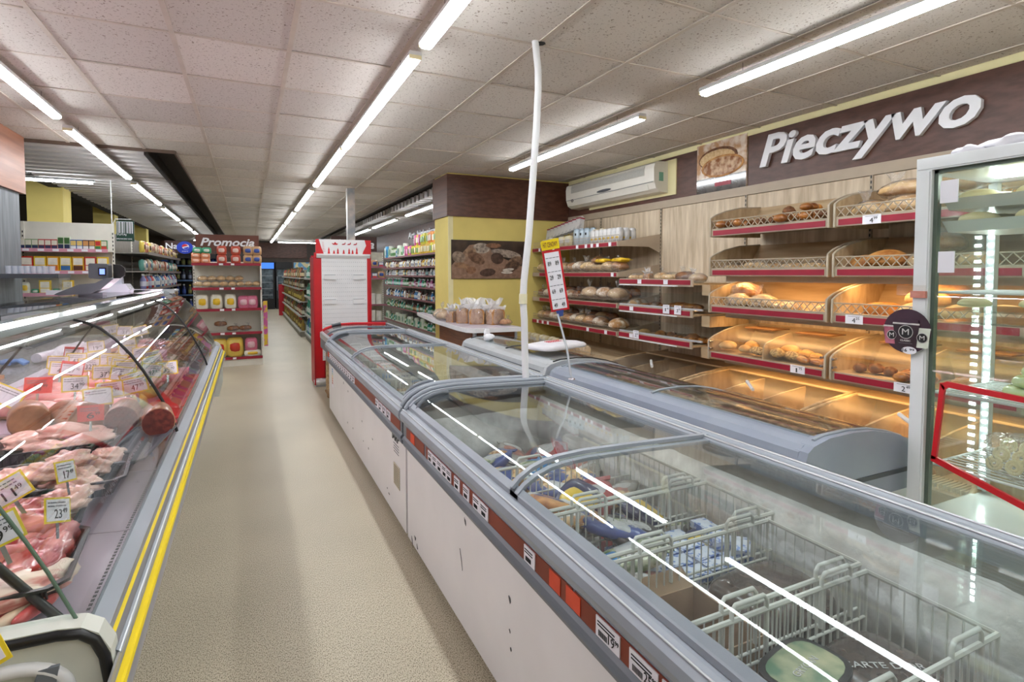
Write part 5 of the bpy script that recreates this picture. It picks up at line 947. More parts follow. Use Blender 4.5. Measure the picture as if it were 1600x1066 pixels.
# ================================================================== SIGN LETTERS, PICTURES, AIR CONDITIONER
off=pm('letter_white',(236,236,240),.4,var=.01)
sg=thing('shop_sign','raised white letters Pieczywo on the brown panel over the bread trays','sign',(4.38,2.84,2.40))
letters('Pieczywo',off,sg,Vector((4.362,3.70,2.405))-org(sg),FX,1.73,.375,.018,.28,.025)
t=thing('bread_picture','square glossy picture of sliced bread on the brown panel','picture',(4.37,4.2,2.345))
pc1=pm('bread_photo',(206,160,120),.12,c2=(236,222,206),scale=9,detail=6,coat=.8,lo=.42,hi=.6); pc2=pm('crumb_photo',(150,96,60),.12,c2=(214,180,146),scale=16,coat=.8,detail=5,lo=.4,hi=.6); pc3=pm('board_photo',(40,32,30),.12,c2=(80,70,64),scale=10,coat=.8)
obj('picture_panel',MB().box(4.372,4.386,3.875,4.528,2.345,2.862),pc1,t); obj('board_print',MB().box(4.3705,4.372,3.876,4.527,2.346,2.50),pc3,t)
def xdisc(x,cy,cz,ry,rz,n=20,a0=0,a1=2*PI): return MB().prism([(cy+ry*math.cos(a0+(a1-a0)*k/n),cz+rz*math.sin(a0+(a1-a0)*k/n)) for k in range(n)],'x',x,x+.0012)
obj('slice_print',xdisc(4.3698,4.24,2.69,.26,.11),crustd,t); obj('slice_print',xdisc(4.3688,4.25,2.685,.235,.09),crumb,t); obj('slice_print',xdisc(4.3678,4.18,2.60,.28,.11),crust,t); obj('slice_print',xdisc(4.3668,4.18,2.60,.255,.09),pc2,t); obj('seal_print',MB().box(4.3668,4.369,4.06,4.27,2.40,2.44),red,t)
t=thing('bread_poster','wide dark photograph of assorted breads on the yellow wall','picture',(3.04,7.19,1.43))
obj('poster_panel',MB().box(2.515,3.66,7.18,7.190,1.43,1.97),pm('dark_photo',(38,30,26),.3,c2=(70,52,40),scale=5,coat=.3),t)
def ydisc(y,cx,cz,rx,rz,n=18,rot=0):
    return MB().prism([(cx+rx*math.cos(2*PI*k/n)*math.cos(rot)-rz*math.sin(2*PI*k/n)*math.sin(rot),cz+rx*math.cos(2*PI*k/n)*math.sin(rot)+rz*math.sin(2*PI*k/n)*math.cos(rot)) for k in range(n)],'y',y,y+.0012)
ph=lambda a,b: pm('photo_%d_%d'%(a[0],b[0]),a,.3,c2=b,scale=22,coat=.3)
obj('table_print',MB().prism([(2.52,1.435),(3.65,1.435),(3.62,1.60),(3.3,1.72),(2.98,1.93),(2.78,1.90),(2.52,1.62)],'y',7.178,7.18),ph((134,104,86),(152,122,102)),t)
for k,(cx,cz,rx,rz,rot,c1,c2) in enumerate([(2.96,1.86,.13,.075,0,(104,92,84),(190,176,160)),(2.78,1.80,.10,.06,.3,(110,84,66),(160,130,104)),(2.88,1.72,.14,.07,-.5,(84,58,44),(130,98,76)),(2.62,1.73,.10,.08,-.4,(116,98,84),(160,140,122)),(3.34,1.79,.24,.055,-.15,(96,84,76),(176,160,144)),(3.20,1.72,.10,.08,-.2,(58,40,34),(90,66,54)),(3.46,1.64,.16,.09,.6,(90,72,60),(150,120,96)),(3.42,1.60,.13,.075,.6,(70,52,44),(110,84,66)),(2.64,1.62,.08,.04,0,(120,88,64),(156,120,90)),(2.80,1.55,.075,.05,.1,(116,80,58),(146,108,80)),(2.72,1.60,.05,.035,0,(126,92,66),(160,124,94)),(3.14,1.90,.12,.035,0,(110,76,52),(150,106,76)),(3.05,1.52,.12,.055,.1,(66,48,42),(92,70,60)),(3.35,1.52,.09,.02,0,(200,190,176),(220,210,196)),(3.37,1.56,.09,.02,.1,(200,190,176),(220,210,196))]): obj('bread_print',ydisc(7.176-.0008*k,cx,cz,rx,rz,rot=rot),ph(c1,c2),t)
t=thing('air_conditioner','white wall mounted split air conditioner below the ceiling','air conditioner',(4.3,5.93,2.42))
acw=pm('ac_white',(226,222,212),.35,var=.02)
obj('casing',MB().prism([(4.385,2.79),(4.22,2.78),(4.18,2.755),(4.165,2.70),(4.17,2.56),(4.20,2.475),(4.26,2.44),(4.385,2.43)],'y',4.98,6.9),acw,t)
obj('intake_grille',MB().prism([(4.178,2.745),(4.166,2.70),(4.167,2.64),(4.162,2.64),(4.161,2.70),(4.173,2.748)],'y',5.15,6.75),pm('ac_grille',(186,182,172),.5,scale=60,var=.08),t)
for k in range(6): obj('louvre_line',MB().tube([(4.161,5.15,2.655+.013*k),(4.161,6.75,2.655+.013*k)],.0015,4),grey,t)
obj('outlet_flap',MB().prism([(4.176,2.53),(4.20,2.47),(4.196,2.468),(4.171,2.528)],'y',5.1,6.8),acw,t); obj('flap_seam',MB().box(4.164,4.168,5.0,6.88,2.545,2.55),grey2,t)
obj('emblem',xdisc(4.160,5.95,2.575,.16,.018),dgrey,t); obj('logo_ring',MB().tube([(4.163,6.72+.022*math.cos(a),2.535+.018*math.sin(a)) for a in [PI*2*k/14 for k in range(14)]],.004,5,closed=True),ink,t)
obj('mount_plate',MB().box(4.37,4.385,4.85,6.6,2.40,2.80),ywl2,t); obj('side_label',MB().box(4.24,4.30,4.976,4.98,2.56,2.66),pm('green_lbl',(120,170,150),.5),t)
# ================================================================== GLASS DOOR FRIDGE
t=thing('display_fridge','tall white framed glass display fridge on the right with dough trays inside','fridge',(3.0,.9,0)); fx0,fx1,fy0,fy1,ft=2.67,3.30,.55,1.43,2.0
fw=pm('fridge_white',(226,230,232),.25,var=.02,coat=.3); wg=pm('fridge_gasket',(84,98,86),.4,var=.1)
obj('base',MB().box(fx0,fx1,fy0,fy1,.0,.42),fw,t); obj('top_panel',MB().box(fx0+.03,fx1,fy0,fy1,ft-.06,ft-.02),fw,t)
fr_=MB()
def rbar(m,y0,y1,z0,z1,x0=2.645,x1=2.70): m.prism([(y0,z0),(y1,z0),(y1,z1),(y0,z1)],'x',x0+.006,x1).prism([(y0+.006,z0+.006),(y1-.006,z0+.006),(y1-.006,z1-.006),(y0+.006,z1-.006)],'x',x0,x0+.006)
rbar(fr_,fy1-.06,fy1,.43,ft-.055); rbar(fr_,fy0,fy0+.05,.43,ft-.055); rbar(fr_,fy0,fy1,ft-.055,ft); rbar(fr_,fy0,fy1,.36,.43)
obj('door_frame',fr_,fw,t)
obj('door_gasket',MB().box(2.672,2.70,fy1-.075,fy1-.06,.43,ft-.055).box(2.672,2.70,fy0+.05,fy1-.06,ft-.07,ft-.055),wg,t)
obj('door_glass',MB().box(2.675,2.682,fy0+.05,fy1-.06,.43,ft-.06),GF,t)
for y in (fy0,fy1-.006): obj('side_glass',MB().box(2.71,fx1-.03,y,y+.006,.42,ft-.06),GF,t)
obj('back_glass',MB().box(fx1-.03,fx1-.024,fy0,fy1,.42,ft-.06),GF,t)
for y in (fy0,fy1-.03): obj('corner_post',MB().box(fx1-.03,fx1,y,y+.03,.42,ft-.05),fw,t)
m=MB(); m2=MB(); m.box(3.225,3.26,1.385,1.42,.44,1.93)
obj('led_channel',m,lgrey,t)
for k in range(36):
    z=.5+.039*k; m2.box(3.221,3.225,1.394,1.409,z,z+.014)
m2.box(3.221,3.225,.575,.59,.5,1.9)  # unseen second strip, added to brighten the dough trays
obj('led_strip_and_fill',m2,ledf,t)
obj('canopy_light',MB().box(3.0,3.03,.7,1.3,1.925,1.935),emat('led_fridge_top',(.9,1,.94),25),t)
for i,z in enumerate((1.42,.98,.66)):
    m=MB(); m.tube([(2.72,fy0+.03,z),(3.22,fy0+.03,z),(3.22,fy1-.06,z),(2.72,fy1-.06,z)],.006,6,closed=True)
    for k in range(1,12): m.tube([(2.72+.5*k/12,fy0+.03,z),(2.72+.5*k/12,fy1-.06,z)],.003,4)
    obj('wire_shelf',m,white,t)
obj('glass_plate',MB().box(2.72,3.2,fy0+.03,fy1-.06,1.29,1.298),GF,t); obj('glass_plate',MB().box(2.72,3.2,fy0+.03,fy1-.06,1.34,1.348),GF,t)
for (a,b) in ((1.30,1.25),(1.62,1.57)): pass
obj('blank_sticker',MB().box(2.669,2.674,1.28,1.345,1.80,1.895),paper,t); obj('blank_sticker',MB().box(2.669,2.674,1.285,1.345,1.505,1.595),paper,t)
obj('door_sign_frame',MB().prism([(1.315,1.03),(1.29,1.045),(.86,1.02),(.86,1.0),(1.285,1.02),(1.30,1.005)],'x',2.655,2.67).prism([(1.315,1.035),(1.34,.70),(1.322,.70),(1.297,1.02)],'x',2.655,2.67).prism([(1.34,.715),(1.34,.69),(.86,.55),(.86,.575),(1.325,.712)],'x',2.655,2.67),bred,t)
obj('clear_bracket',MB().box(2.60,2.645,1.375,1.47,1.405,1.45),GA,t); obj('pink_clip',MB().box(2.63,2.645,1.37,1.43,1.395,1.425),pm('salmon',(214,140,126),.4),t)
tr=pm('tray_white_enamel',(232,234,232),.3,var=.03,coat=.3)
for i,z in enumerate((1.775,1.68)):
    q=thing('dough_tray','white metal tray of pale dough rounds in the glass fridge, %s one'%('upper','lower')[i],'tray',(2.95,1.0,z))
    obj('tray_shell',MB().prism([(2.75,z),(2.70,z+.045),(2.705,z+.045),(2.753,z+.004),(3.147,z+.004),(3.195,z+.045),(3.20,z+.045),(3.15,z)],'y',.62,1.35),tr,q); obj('end_wall',MB().prism([(2.75,z),(2.70,z+.045),(3.20,z+.045),(3.15,z)],'y',1.345,1.35),tr,q)
    for k in range(6): loaf('dough_disc',2.80+.17*(k%2),1.26-.19*(k//2),z+.05,.2*k,'in the %s fridge tray, %s from the door frame'%(('upper','lower')[i],nth(k)),.95)
for k in range(4): loaf('dough_disc',2.83+.1*(k%2),1.28-.17*k,1.37,.4*k,'on the fridge glass plate, %s from the frame'%nth(k),.8)
gp=pm('pale_green_pack',(228,234,206),.35,c2=(196,214,130),scale=10,coat=.4); 
for k in range(3): tag(obj('pasta_pack',MB().blob(.09,.13,.025,c=(2.9,1.06-.03*k,1.01+.045*k),nu=18,nv=8,pw=.5,noise=.05),gp),'flat pale green food pack stacked on the fridge wire shelf, %s from below'%nth(k),'packet')
m=MB()
for i in range(4):
    for j in range(3):
        for r_ in (.024,.013): m.tube([(2.76+.055*j+r_*math.cos(a)*.3,1.16-.065*i+r_*math.sin(a),.72+.03*j+r_*math.cos(a)) for a in [2*PI*q/12 for q in range(12)]],.007,5,closed=True)
q=thing('pasta_rings','clear pack of curled pale pasta rings at the bottom of the fridge','packet',(2.85,1.05,.67)); obj('pasta_coils',m,dough,q); obj('clear_wrap',MB().blob(.13,.16,.09,c=(2.84,1.06,.75),nu=16,nv=8,pw=.6,noise=.06),WRAP,q)
tag(obj('plastic_bag',MB().blob(.06,.10,.03,c=(2.74,1.13,2.02),nu=16,nv=8,noise=.2).blob(.035,.05,.02,c=(2.72,1.27,2.015),nu=12,nv=8,noise=.25).blob(.07,.13,.022,c=(2.76,1.0,2.01),nu=16,nv=8,noise=.2),pm('white_rag',(226,224,230),.6,var=.03,bump=.7)),'white crumpled plastic bag lying on top of the glass fridge','bag')
# round ice cream sign on the fridge post
t=thing('ice_cream_sign','round dark sign of ice cream cups with 16.99 price, on the fridge post','sign',(2.62,1.437,1.15))
plum=pm('plum_sign',(48,24,42),.35,c2=(66,36,58),scale=6,coat=.3)
obj('disc',xdisc(2.626,1.437,1.247,.098,.098,32),plum,t)
def cup(x,cy,z0,z1,w0,w1,mat,lid):
    c_=obj('cup_print',MB().prism([(cy-w0/2,z0),(cy+w0/2,z0),(cy+w1/2,z1),(cy-w1/2,z1)],'x',x,x+.001),mat,t)
    obj('lid_band',MB().prism([(cy-w1/2-.001,z1-.004),(cy+w1/2+.001,z1-.004),(cy+w1/2+.001,z1+.003),(cy-w1/2-.001,z1+.003)],'x',x-.0006,x+.0003),lid,t)
cup(2.624,1.502,1.185,1.265,.045,.062,pm('berry_cup',(150,70,92),.35,c2=(190,110,130),scale=20),wht); cup(2.6235,1.372,1.178,1.262,.045,.062,pm('mint_cup',(206,214,200),.35,c2=(222,226,214),scale=12),pm('mint2',(214,220,208),.4))
cup(2.6215,1.438,1.168,1.28,.084,.108,pm('choc_cup',(38,24,34),.3,c2=(56,36,48),scale=14,coat=.3),wht); obj('cup_lid',MB().prism([(1.386,1.284),(1.49,1.284),(1.487,1.296),(1.389,1.296)],'x',2.6205,2.622),plum,t)
of=org(t)
for (cy,cz,r_,x,h) in ((1.438,1.243,.029,2.6205,.028),(1.497,1.225,.02,2.6225,.02),(1.372,1.222,.021,2.622,.02)):
    obj('emblem_disc',xdisc(x,cy,cz,r_*.95,r_*.95,20),blackm,t); obj('emblem_ring',MB().tube([(x,cy+r_*math.cos(a),cz+r_*math.sin(a)) for a in [2*PI*k/24 for k in range(24)]],.0014,4,closed=True),wht,t)
    text('emblem_letter','M',wht,t,Vector((x-.0015,cy,cz+.001))-of,FX,w=h*1.0,h=h*.95,center=True,bold=0)
text('print','CLASSIC',wht,t,Vector((2.6195,1.438,1.205))-of,FX,w=.042,h=.008,center=True,bold=.02)
obj('print_line',MB().box(2.6198,2.6205,1.41,1.466,1.192,1.1935),inkg,t)
obj('price_oval',MB().prism([(1.420+.03*math.cos(2*PI*k/20),1.163+.0165*math.sin(2*PI*k/20)) for k in range(20)],'x',2.617,2.6188),paper,t)
text('price_print','16',ink,t,Vector((2.616,1.437,1.163))-of,FX,w=.018,h=.014,center=True,bold=.015); text('price_print','99',ink,t,Vector((2.616,1.408,1.167))-of,FX,w=.02,h=.009,center=True,bold=.015)
# ================================================================== STANDING PRICE SIGN
t=thing('price_sign','tall tilted red framed price list on a thin steel stand with yellow header','sign',(1.73,2.79,.88))
obj('rod',MB().tube([(1.73,2.79,.87),(1.738,2.86,1.05),(1.755,3.0,1.245)],.007,8),pm('rod_metal',(170,174,180),.4,metal=.3,var=.01),t); obj('foot',MB().lathe([(.02,.868),(.02,.876),(.01,.88)],12,c=(1.73,2.79)),steel,t)
H=thing('x','x','x'); bpy.data.objects.remove(H)
# board local frame facing -y
bo=bpy.data.objects.new('board',MB().prism([(-.075,.0),(.04,-.012),(.045,.0),(-.03,.375),(-.14,.375)] if 0 else [(-.058,0),(.058,0),(.058,.385),(-.058,.385)],'y',-.004,.004).mesh('board',bred)); C.objects.link(bo); bo.parent=t; bo.location=Vector((1.775,3.0,1.268))-org(t)
sh=Matrix.Identity(4)
bo.rotation_euler=(R(2),R(-9.5),-R(22))
def bchild(name,mb,mat): o=obj(name,mb,mat,bo,local=True); return o
bchild('price_sheet',MB().box(-.046,.046,-.0055,-.0035,.013,.372),paper); bchild('header',MB().prism([(-.058,.39),(.056,.39),(.058,.455),(-.05,.45),(-.058,.44)],'y',-.006,.002),yel); bchild('blue_clamp',MB().prism([(-.02,-.035),(.01,-.035),(.02,.004),(-.03,.004)],'y',-.012,.01),blu)
def btxt(s,x,z,w,h,mat=ink): text('print',s,mat,bo,(x,-.0068,z),FY,w=w,h=h,bold=.01)
btxt('HIT CENOWY',-.046,.405,.092,.032,brick)
for k in range(4):
    z=.30-.088*k
    for j in (-.022,.026): btxt(['89','29','69','49'][k],j-.012,z-.012,.022,.028)
    for j in range(4): bchild('print_line',MB().box(-.042+.022*j,-.024+.022*j,-.0064,-.0052,z+.036,z+.040),inkg)
# ================================================================== CASH DESK WITH BAGGED LOAVES
t=thing('packing_counter','counter with pale worktop and walnut front beside the yellow wall','counter',(2.5,6.2,0)); dz=.90
lav=pm('lavender_top',(196,190,206),.3,c2=(214,208,220),scale=5,coat=.3,var=.04)
P=[(2.21,5.56),(2.76,5.52),(2.76,7.15),(2.44,7.15),(2.44,8.3),(2.36,8.3),(2.19,6.9),(2.14,5.9),(2.15,5.68)]
obj('worktop',MB().prism(P,'z',dz-.012,dz+.004),lav,t)
Q=[(2.21,5.56),(2.76,5.52),(2.765,5.51),(2.20,5.545),(2.14,5.64),(2.128,5.9),(2.178,6.92),(2.35,8.32),(2.44,8.32),(2.44,8.3),(2.36,8.3),(2.19,6.9),(2.14,5.9),(2.15,5.68)]
obj('edge_trim',MB().prism(Q,'z',dz-.045,dz+.004),white,t)
obj('cabinet',MB().prism([(2.25,5.62),(2.72,5.59),(2.72,7.15),(2.28,7.0),(2.24,5.75)],'z',0,dz-.045),walnut,t)
obj('corner_post',MB().tube([(2.23,5.61,0),(2.23,5.61,dz-.04)],.022,10),lgrey,t); obj('corner_post',MB().tube([(2.72,5.58,0),(2.72,5.58,dz-.04)],.016,10),lgrey,t)
n=0
for key,x,y,rz,sc in [('white_bagged',2.28,6.75,0,1.0),('bagged_slice',2.27,6.45,.6,1.05),('bagged_slice',2.36,6.28,.9,1.4),('bagged_slice',2.44,6.08,-.3,1.4),('bagged_slice',2.54,6.12,1.0,1.2),('bagged_slice',2.62,5.93,.2,1.4),('white_bagged',2.31,7.0,1,1.1),('white_bagged',2.46,6.6,1,1.2),('bagged_round',2.68,5.78,.2,.6),('white_bagged',2.70,6.2,.5,1.0)]:
    loaf(key,x,y,dz+.005+(.0 if key=='bagged_slice' else .05*sc),rz,'on the pale counter, %s in the group'%nth(n),sc); n+=1
# ================================================================== RED DISPLAY STAND
t=thing('promo_stand','tall red display stand with empty white pegboard and winter header','display stand',(1.15,7.8,0)); y=7.64
obj('side_panel',MB().box(.765,.78,7.62,8.02,.03,1.72),dred,t); obj('side_panel',MB().box(1.50,1.515,7.62,8.02,.03,1.72),dred,t)
obj('front_border',MB().box(.78,.895,7.635,7.65,.12,1.78),bred,t); obj('front_border',MB().box(1.44,1.515,7.635,7.65,.12,1.78),bred,t)
obj('back_panel',MB().box(.78,1.50,7.99,8.02,.05,1.75),dred,t)
m=MB().box(.87,1.46,7.628,7.64,.35,1.71)
for r_ in range(23):
    for k in range(22): m.box(.885+.0262*k,.891+.0262*k,7.6265,7.6285,.40+.057*r_,.406+.057*r_,1)
obj('pegboard',m,[white,grey2],t)
for z in (1.47,1.145,.82):
    for x in (.90,1.27): obj('label_holder',MB().box(x,x+.15,7.61,7.628,z-.045,z+.02),white,t); obj('holder_slot',MB().box(x+.004,x+.146,7.608,7.611,z+.014,z+.019),grey2,t)
obj('header_ledge',MB().prism([(7.60,1.745),(7.60,1.765),(7.65,1.765),(7.65,1.71),(7.62,1.71)],'x',.81,1.50),white,t)
hd=obj('header_panel',MB().box(.80,1.515,7.62,7.632,1.765,1.955),white,t)
def yp(name,pts,mat,yy=7.6185): return obj(name,MB().prism(pts,'y',yy,yy+.0015),mat,t)
yp('red_corner',[(.80,1.955),(.84,1.955),(.87,1.85),(.90,1.765),(.80,1.765)],bred); yp('red_corner',[(1.515,1.955),(1.43,1.955),(1.45,1.88),(1.41,1.80),(1.40,1.765),(1.515,1.765)],bred)
for x,h in ((.965,.09),(1.03,.05),(1.08,.08),(1.155,.06),(1.225,.08),(1.27,.06),(1.325,.095)): yp('tree_print',[(x-.016,1.767),(x+.016,1.767),(x+.008,1.767+h*.5),(x+.012,1.767+h*.5),(x,1.767+h),(x-.012,1.767+h*.5),(x-.008,1.767+h*.5)],bred)
yp('sleigh_print',[(1.0,1.91),(1.02,1.885),(1.07,1.885),(1.085,1.9),(1.06,1.905),(1.045,1.925),(1.03,1.90)],bred)
for x in (1.13,1.20,1.28): yp('reindeer_print',[(x,1.885),(x+.01,1.90),(x+.035,1.903),(x+.045,1.925),(x+.05,1.9),(x+.035,1.888),(x+.012,1.886)],dred)
for k in range(7): yp('branch_print',[(.885,1.79+.02*k),(.935-.005*k,1.795+.02*k),(.885,1.797+.02*k)],bred)
for z in (1.60,1.56,1.51): obj('side_print',MB().box(.7635,.7655,7.75,7.86,z,z+.025),pm('faded_red',(206,110,100),.6),t)
obj('foot_cover',MB().blob(.08,.05,.05,c=(.84,7.66,.07),noise=.1,nu=14,nv=8),white,t); obj('base_plate',MB().box(.78,1.50,7.65,8.0,.0,.05),lgrey,t)
# ================================================================== GENERIC SHOP SHELVING
def gondola(name,label,face,a0,a1,front,back,zs,rail,board,backm,z1,slots=True,cat='shelf'):
    """face '-x': shelves run along y, front at x=front. face '-y': run along x, front at y=front."""
    t=thing(name,label,cat,((front+back)/2,(a0+a1)/2,0) if face!='-y' else ((a0+a1)/2,(front+back)/2,0))
    def bx(m,u0,u1,v0,v1,z0,z1_,mi=0): # u depth, v along
        lo,hi=min(u0,u1),max(u0,u1)
        return m.box(lo,hi,v0,v1,z0,z1_,mi) if face!='-y' else m.box(v0,v1,lo,hi,z0,z1_,mi)
    s=1 if back>front else -1
    obj('back_panel',bx(MB(),back,back+s*.02,a0,a1,.1,z1),backm,t); obj('base',bx(MB(),front+s*.02,back,a0,a1,0,.12),backm,t)
    n=max(1,round((a1-a0)/1.3))
    for k in range(n+1):
        v=a0+(a1-a0)*k/n; m=MB(); bx(m,back-s*.015,back,v-.015,v+.015,.1,z1)
        if slots:
            for q in range(int((z1-.3)/.05)): bx(m,back-s*.018,back-s*.014,v-.005,v+.005,.25+.05*q,.275+.05*q,1)
        obj('upright',m,[offw,black],t)
    for i,z in enumerate(zs):
        d=front if isinstance(front,(int,float)) else front
        obj('shelf_board',bx(MB(),front+s*.012,back,a0,a1,z-.015,z),board,t); obj('price_rail',bx(MB(),front,front+s*.012,a0,a1,z-.028,z+.014),rail,t)
    return t
BT={}
def bottle(key,r,h,c,cap,lab=None,neck=.35,alpha=None):
    m=MB().lathe([(r*.9,0),(r,.01),(r,h*.62),(r*neck,h*.82),(r*neck,h*.9)],8)
    c_=MB().lathe([(r*neck*1.25,h*.88),(r*neck*1.25,h)],8); ps=[('body',m,c,None),('cap',c_,cap,None)]
    if lab: ps.append(('label_band',MB().lathe([(r*1.02,h*.2),(r*1.02,h*.5)],8),lab,None))
    proto(key,*ps)
def one(key,m,mats,name): proto(key,(name,m,mats,None)); PR[key]=[(name,PR[key][0][1],None)]
def cm(*c): return col(*c)
def single(key,name,parts):
    """several MBs with their materials merged in one mesh (far goods)"""
    M=MB(); mats=[]
    for mb,mat in parts:
        b=len(M.v); M.v+=mb.v; mi=len(mats); mats.append(mat)
        for f,s_ in zip(mb.f,mb.sm): M.face([b+i for i in f],mi,s_)
    PR[key]=[(name,M.mesh(name,mats),None)]
def sb(key,name,r,h,c,cap,lab,neck=.4,n=8):
    single(key,name,[(MB().lathe([(r*.9,0),(r,.01),(r,h*.62),(r*neck,h*.82),(r*neck,h*.9)],n),cm(*c)),(MB().lathe([(r*neck*1.3,h*.88),(r*neck*1.3,h)],n),cm(*cap)),(MB().lathe([(r*1.03,h*.18),(r*1.03,h*.5)],n),cm(*lab))])
def sx(key,name,w,d,h,c,lab,c3=None):
    ps=[(MB().box(-w/2,w/2,-d/2,d/2,0,h),cm(*c)),(MB().box(-w*.4,w*.4,-d/2-.002,-d/2,h*.45,h*.9),cm(*lab))]
    if c3: ps.append((MB().box(-w*.4,w*.4,-d/2-.003,-d/2,h*.1,h*.4),cm(*c3)))
    single(key,name,ps)
def sp(key,name,w,d,h,c,lab,seed=0):
    single(key,name,[(MB().blob(w/2,d/2,h/2,c=(0,0,h/2),nu=10,nv=6,pw=.6,noise=.06,seed=seed),cm(*c)),(MB().blob(w*.36,d*.5,h*.25,c=(0,-.01,h*.5),nu=8,nv=6,pw=.6),cm(*lab))])
DESC={'tb0':'white bottle with dark cap','tb1':'white bottle with red cap','tb2':'green bottle','tb3':'blue bottle with white cap','tb4':'brown bottle with dark cap','tb5':'amber bottle','tb6':'pale green labelled bottle','tb7':'dark teal bottle','tb8':'purple bottle','tb9':'turquoise bottle','tx0':'white and wine box','tx1':'green box','tx2':'blue box with red print','tp0':'pink tissue roll pack','tp1':'yellow tissue roll pack','tp2':'lime tissue roll pack','tp3':'orange tissue roll pack','tp4':'light blue tissue roll pack','tp5':'pale tissue roll pack','ol0':'yellow oil bottle','ol1':'golden bottle with red cap','ol2':'dark brown bottle','ol3':'reddish bottle','ol4':'olive green bottle','wa0':'green water bottle','wa1':'blue water bottle','wa2':'dark green water bottle','dk0':'navy drink bottle','dk1':'dark grey drink bottle','dk2':'olive drink bottle','cb0':'red cleaner bottle','cb1':'lilac cleaner bottle','cb2':'white cleaner bottle','cb3':'blue cleaner bottle','lg0':'tan sweets bag','lg1':'teal sweets bag','lg2':'orange sweets bag','lg3':'yellow sweets bag','lg4':'brown sweets bag','lg5':'white sweets bag','lg6':'black sweets bag','roll':'white kitchen roll','pk_bluey':'tan and blue pack','pk_pink':'pink pack'}
def run(keys,face,v0,v1,u,z,step,label,cat,group,sc=1,jit=.01,seed=0,name=None):
    rr=random.Random(seed); v=v0; i=0
    while v<v1:
        k=keys[rr.randrange(len(keys))] if seed else keys[i%len(keys)]
        x,y=(u+rr.uniform(-jit,jit),v) if face!='-y' else (v,u+rr.uniform(-jit,jit))
        rz=-PI/2 if face=='-x' else PI/2 if face=='+x' else 0
        nm=PR[k][0][0]
        spawn(k,nm,DESC.get(k,'')+' '+label,cat,(x,y,z+.001),rz+rr.uniform(-.1,.1),group,sc*rr.uniform(.92,1.06)); v+=step*rr.uniform(.9,1.1); i+=1
# --- promo shelf
ps=gondola('promo_shelf','freestanding promotion shelf with brown Promocja sign and red price rails','-y',-.80,.19,9.93,10.35,(1.66,1.27,.93,.545,.14),red,offw,offw,1.70)
for z in (1.66,1.27,.93,.545,.14): obj('price_label',MB().box(-.42,-.36,9.926,9.931,z-.022,z+.008).box(-.25,-.20,9.926,9.931,z-.022,z+.008),paper,ps)
obj('side_panel',MB().box(.175,.19,9.95,10.35,.1,1.68),offw,ps)
m=MB()
for q in range(26): m.box(.188,.192,10.0,10.02,.2+.055*q,.225+.055*q)
obj('slot_strip',m,black,ps)
obj('sign_board',MB().box(-.745,.165,10.05,10.08,1.86,2.13),pm('promo_brown',(104,58,44),.5,var=.06,scale=5),ps); letters('Promocja',off,ps,Vector((-.68,10.048,1.905))-org(ps),FY,.78,.17,.008,.28,.025)
# promo goods
bread('promo_pale',MB().blob(.08,.07,.05,nu=12,nv=8,flat=.4),crustp,MB().blob(.092,.08,.058,nu=12,nv=8,noise=.05)); 
for k in range(8): spawn('promo_pale','bagged_cake','round bagged cake in the lower row of the second promo shelf','cake',(-.72+.12*k,10.05,1.33),.3*k,'round bagged cakes',.95)
for k in range(5): spawn('promo_pale','bagged_cake','round bagged cake in the upper row of the second promo shelf','cake',(-.66+.13*k,10.1,1.42),.3*k,'upper round bagged cakes',.95)
sp('pk_sugar','sugar_pack',.17,.08,.24,(226,222,206),(232,190,40)); sp('pk_pink','pink_pack',.16,.08,.2,(206,110,140),(232,190,200)); sp('pk_noodle','noodle_pack',.2,.09,.26,(226,196,90),(200,60,40)); sp('pk_red','red_pack',.14,.08,.15,(190,80,60),(230,200,190)); sp('pk_orange','bun_pack',.13,.1,.10,(220,140,100),(240,200,180)); sp('pk_green','green_pack',.13,.08,.10,(60,160,120),(220,230,220)); sp('pk_bluey','blue_pack',.14,.08,.15,(190,150,110),(50,80,160))
for k in range(3): spawn('pk_sugar','flour_pack','white pack with yellow and brown waves on the third promo shelf','packet',(-.67+.2*k,10.03,.93),0,'wavy yellow packs')
for k in range(4): spawn('pk_pink','candy_bag','pink candy bag on the third promo shelf','packet',(-.08+.13*(k%2),10.03+.12*(k//2),.93),0,'pink candy bags',1.05)
for k in range(3): loaf('bagged_dark',-.42+.18*k,10.05,.545+(.06 if k else .14),.3,'on the fourth promo shelf, %s from the left'%nth(k),.75)
spawn('pk_noodle','noodle_pack','tall yellow noodle pack on the bottom promo shelf, left of the candy','packet',(-.22,10.05,.14),0,None,1.25); spawn('pk_noodle','noodle_pack','tall yellow noodle pack at the hidden end of the bottom promo shelf','packet',(-.45,10.05,.14),0,None,1.2); spawn('pk_pink','candy_bag','pink and white candy bag on the bottom promo shelf','packet',(.02,10.03,.22),0,None,1.15); spawn('pk_sugar','pasta_bag','pale pasta bag lying under the candy on the bottom promo shelf','packet',(.04,10.02,.14),0,None,(1.5,1,.45))
for k in range(4): spawn('pk_orange','bun_pack','orange bun pack at the top left of the promo shelf','packet',(-.74+.13*(k%2),10.0,1.66+.075*(k//2)),0,'orange bun packs')
for k in range(2): spawn('pk_green','green_pack','green pack on top of the orange bun packs','packet',(-.72+.13*k,10.0,1.82),0,'green packs')
for k in range(4): spawn('pk_red','red_pack','red labelled clear pack on the top promo shelf','packet',(-.38+.2*(k%2),9.99,1.66+.14*(k//2)),0,'red labelled packs')
for k in range(4): spawn('pk_bluey','blue_pack','blue labelled clear pack on the top promo shelf','packet',(.0+.13*(k%2),9.99,1.66+.14*(k//2)),0,'blue labelled packs')
spawn('pk_bluey','hanging_bag','yellow and pink hanging candy bags beside the promo shelf','packet',(.24,10.1,.85),0,None,(.5,1,1.3)); 
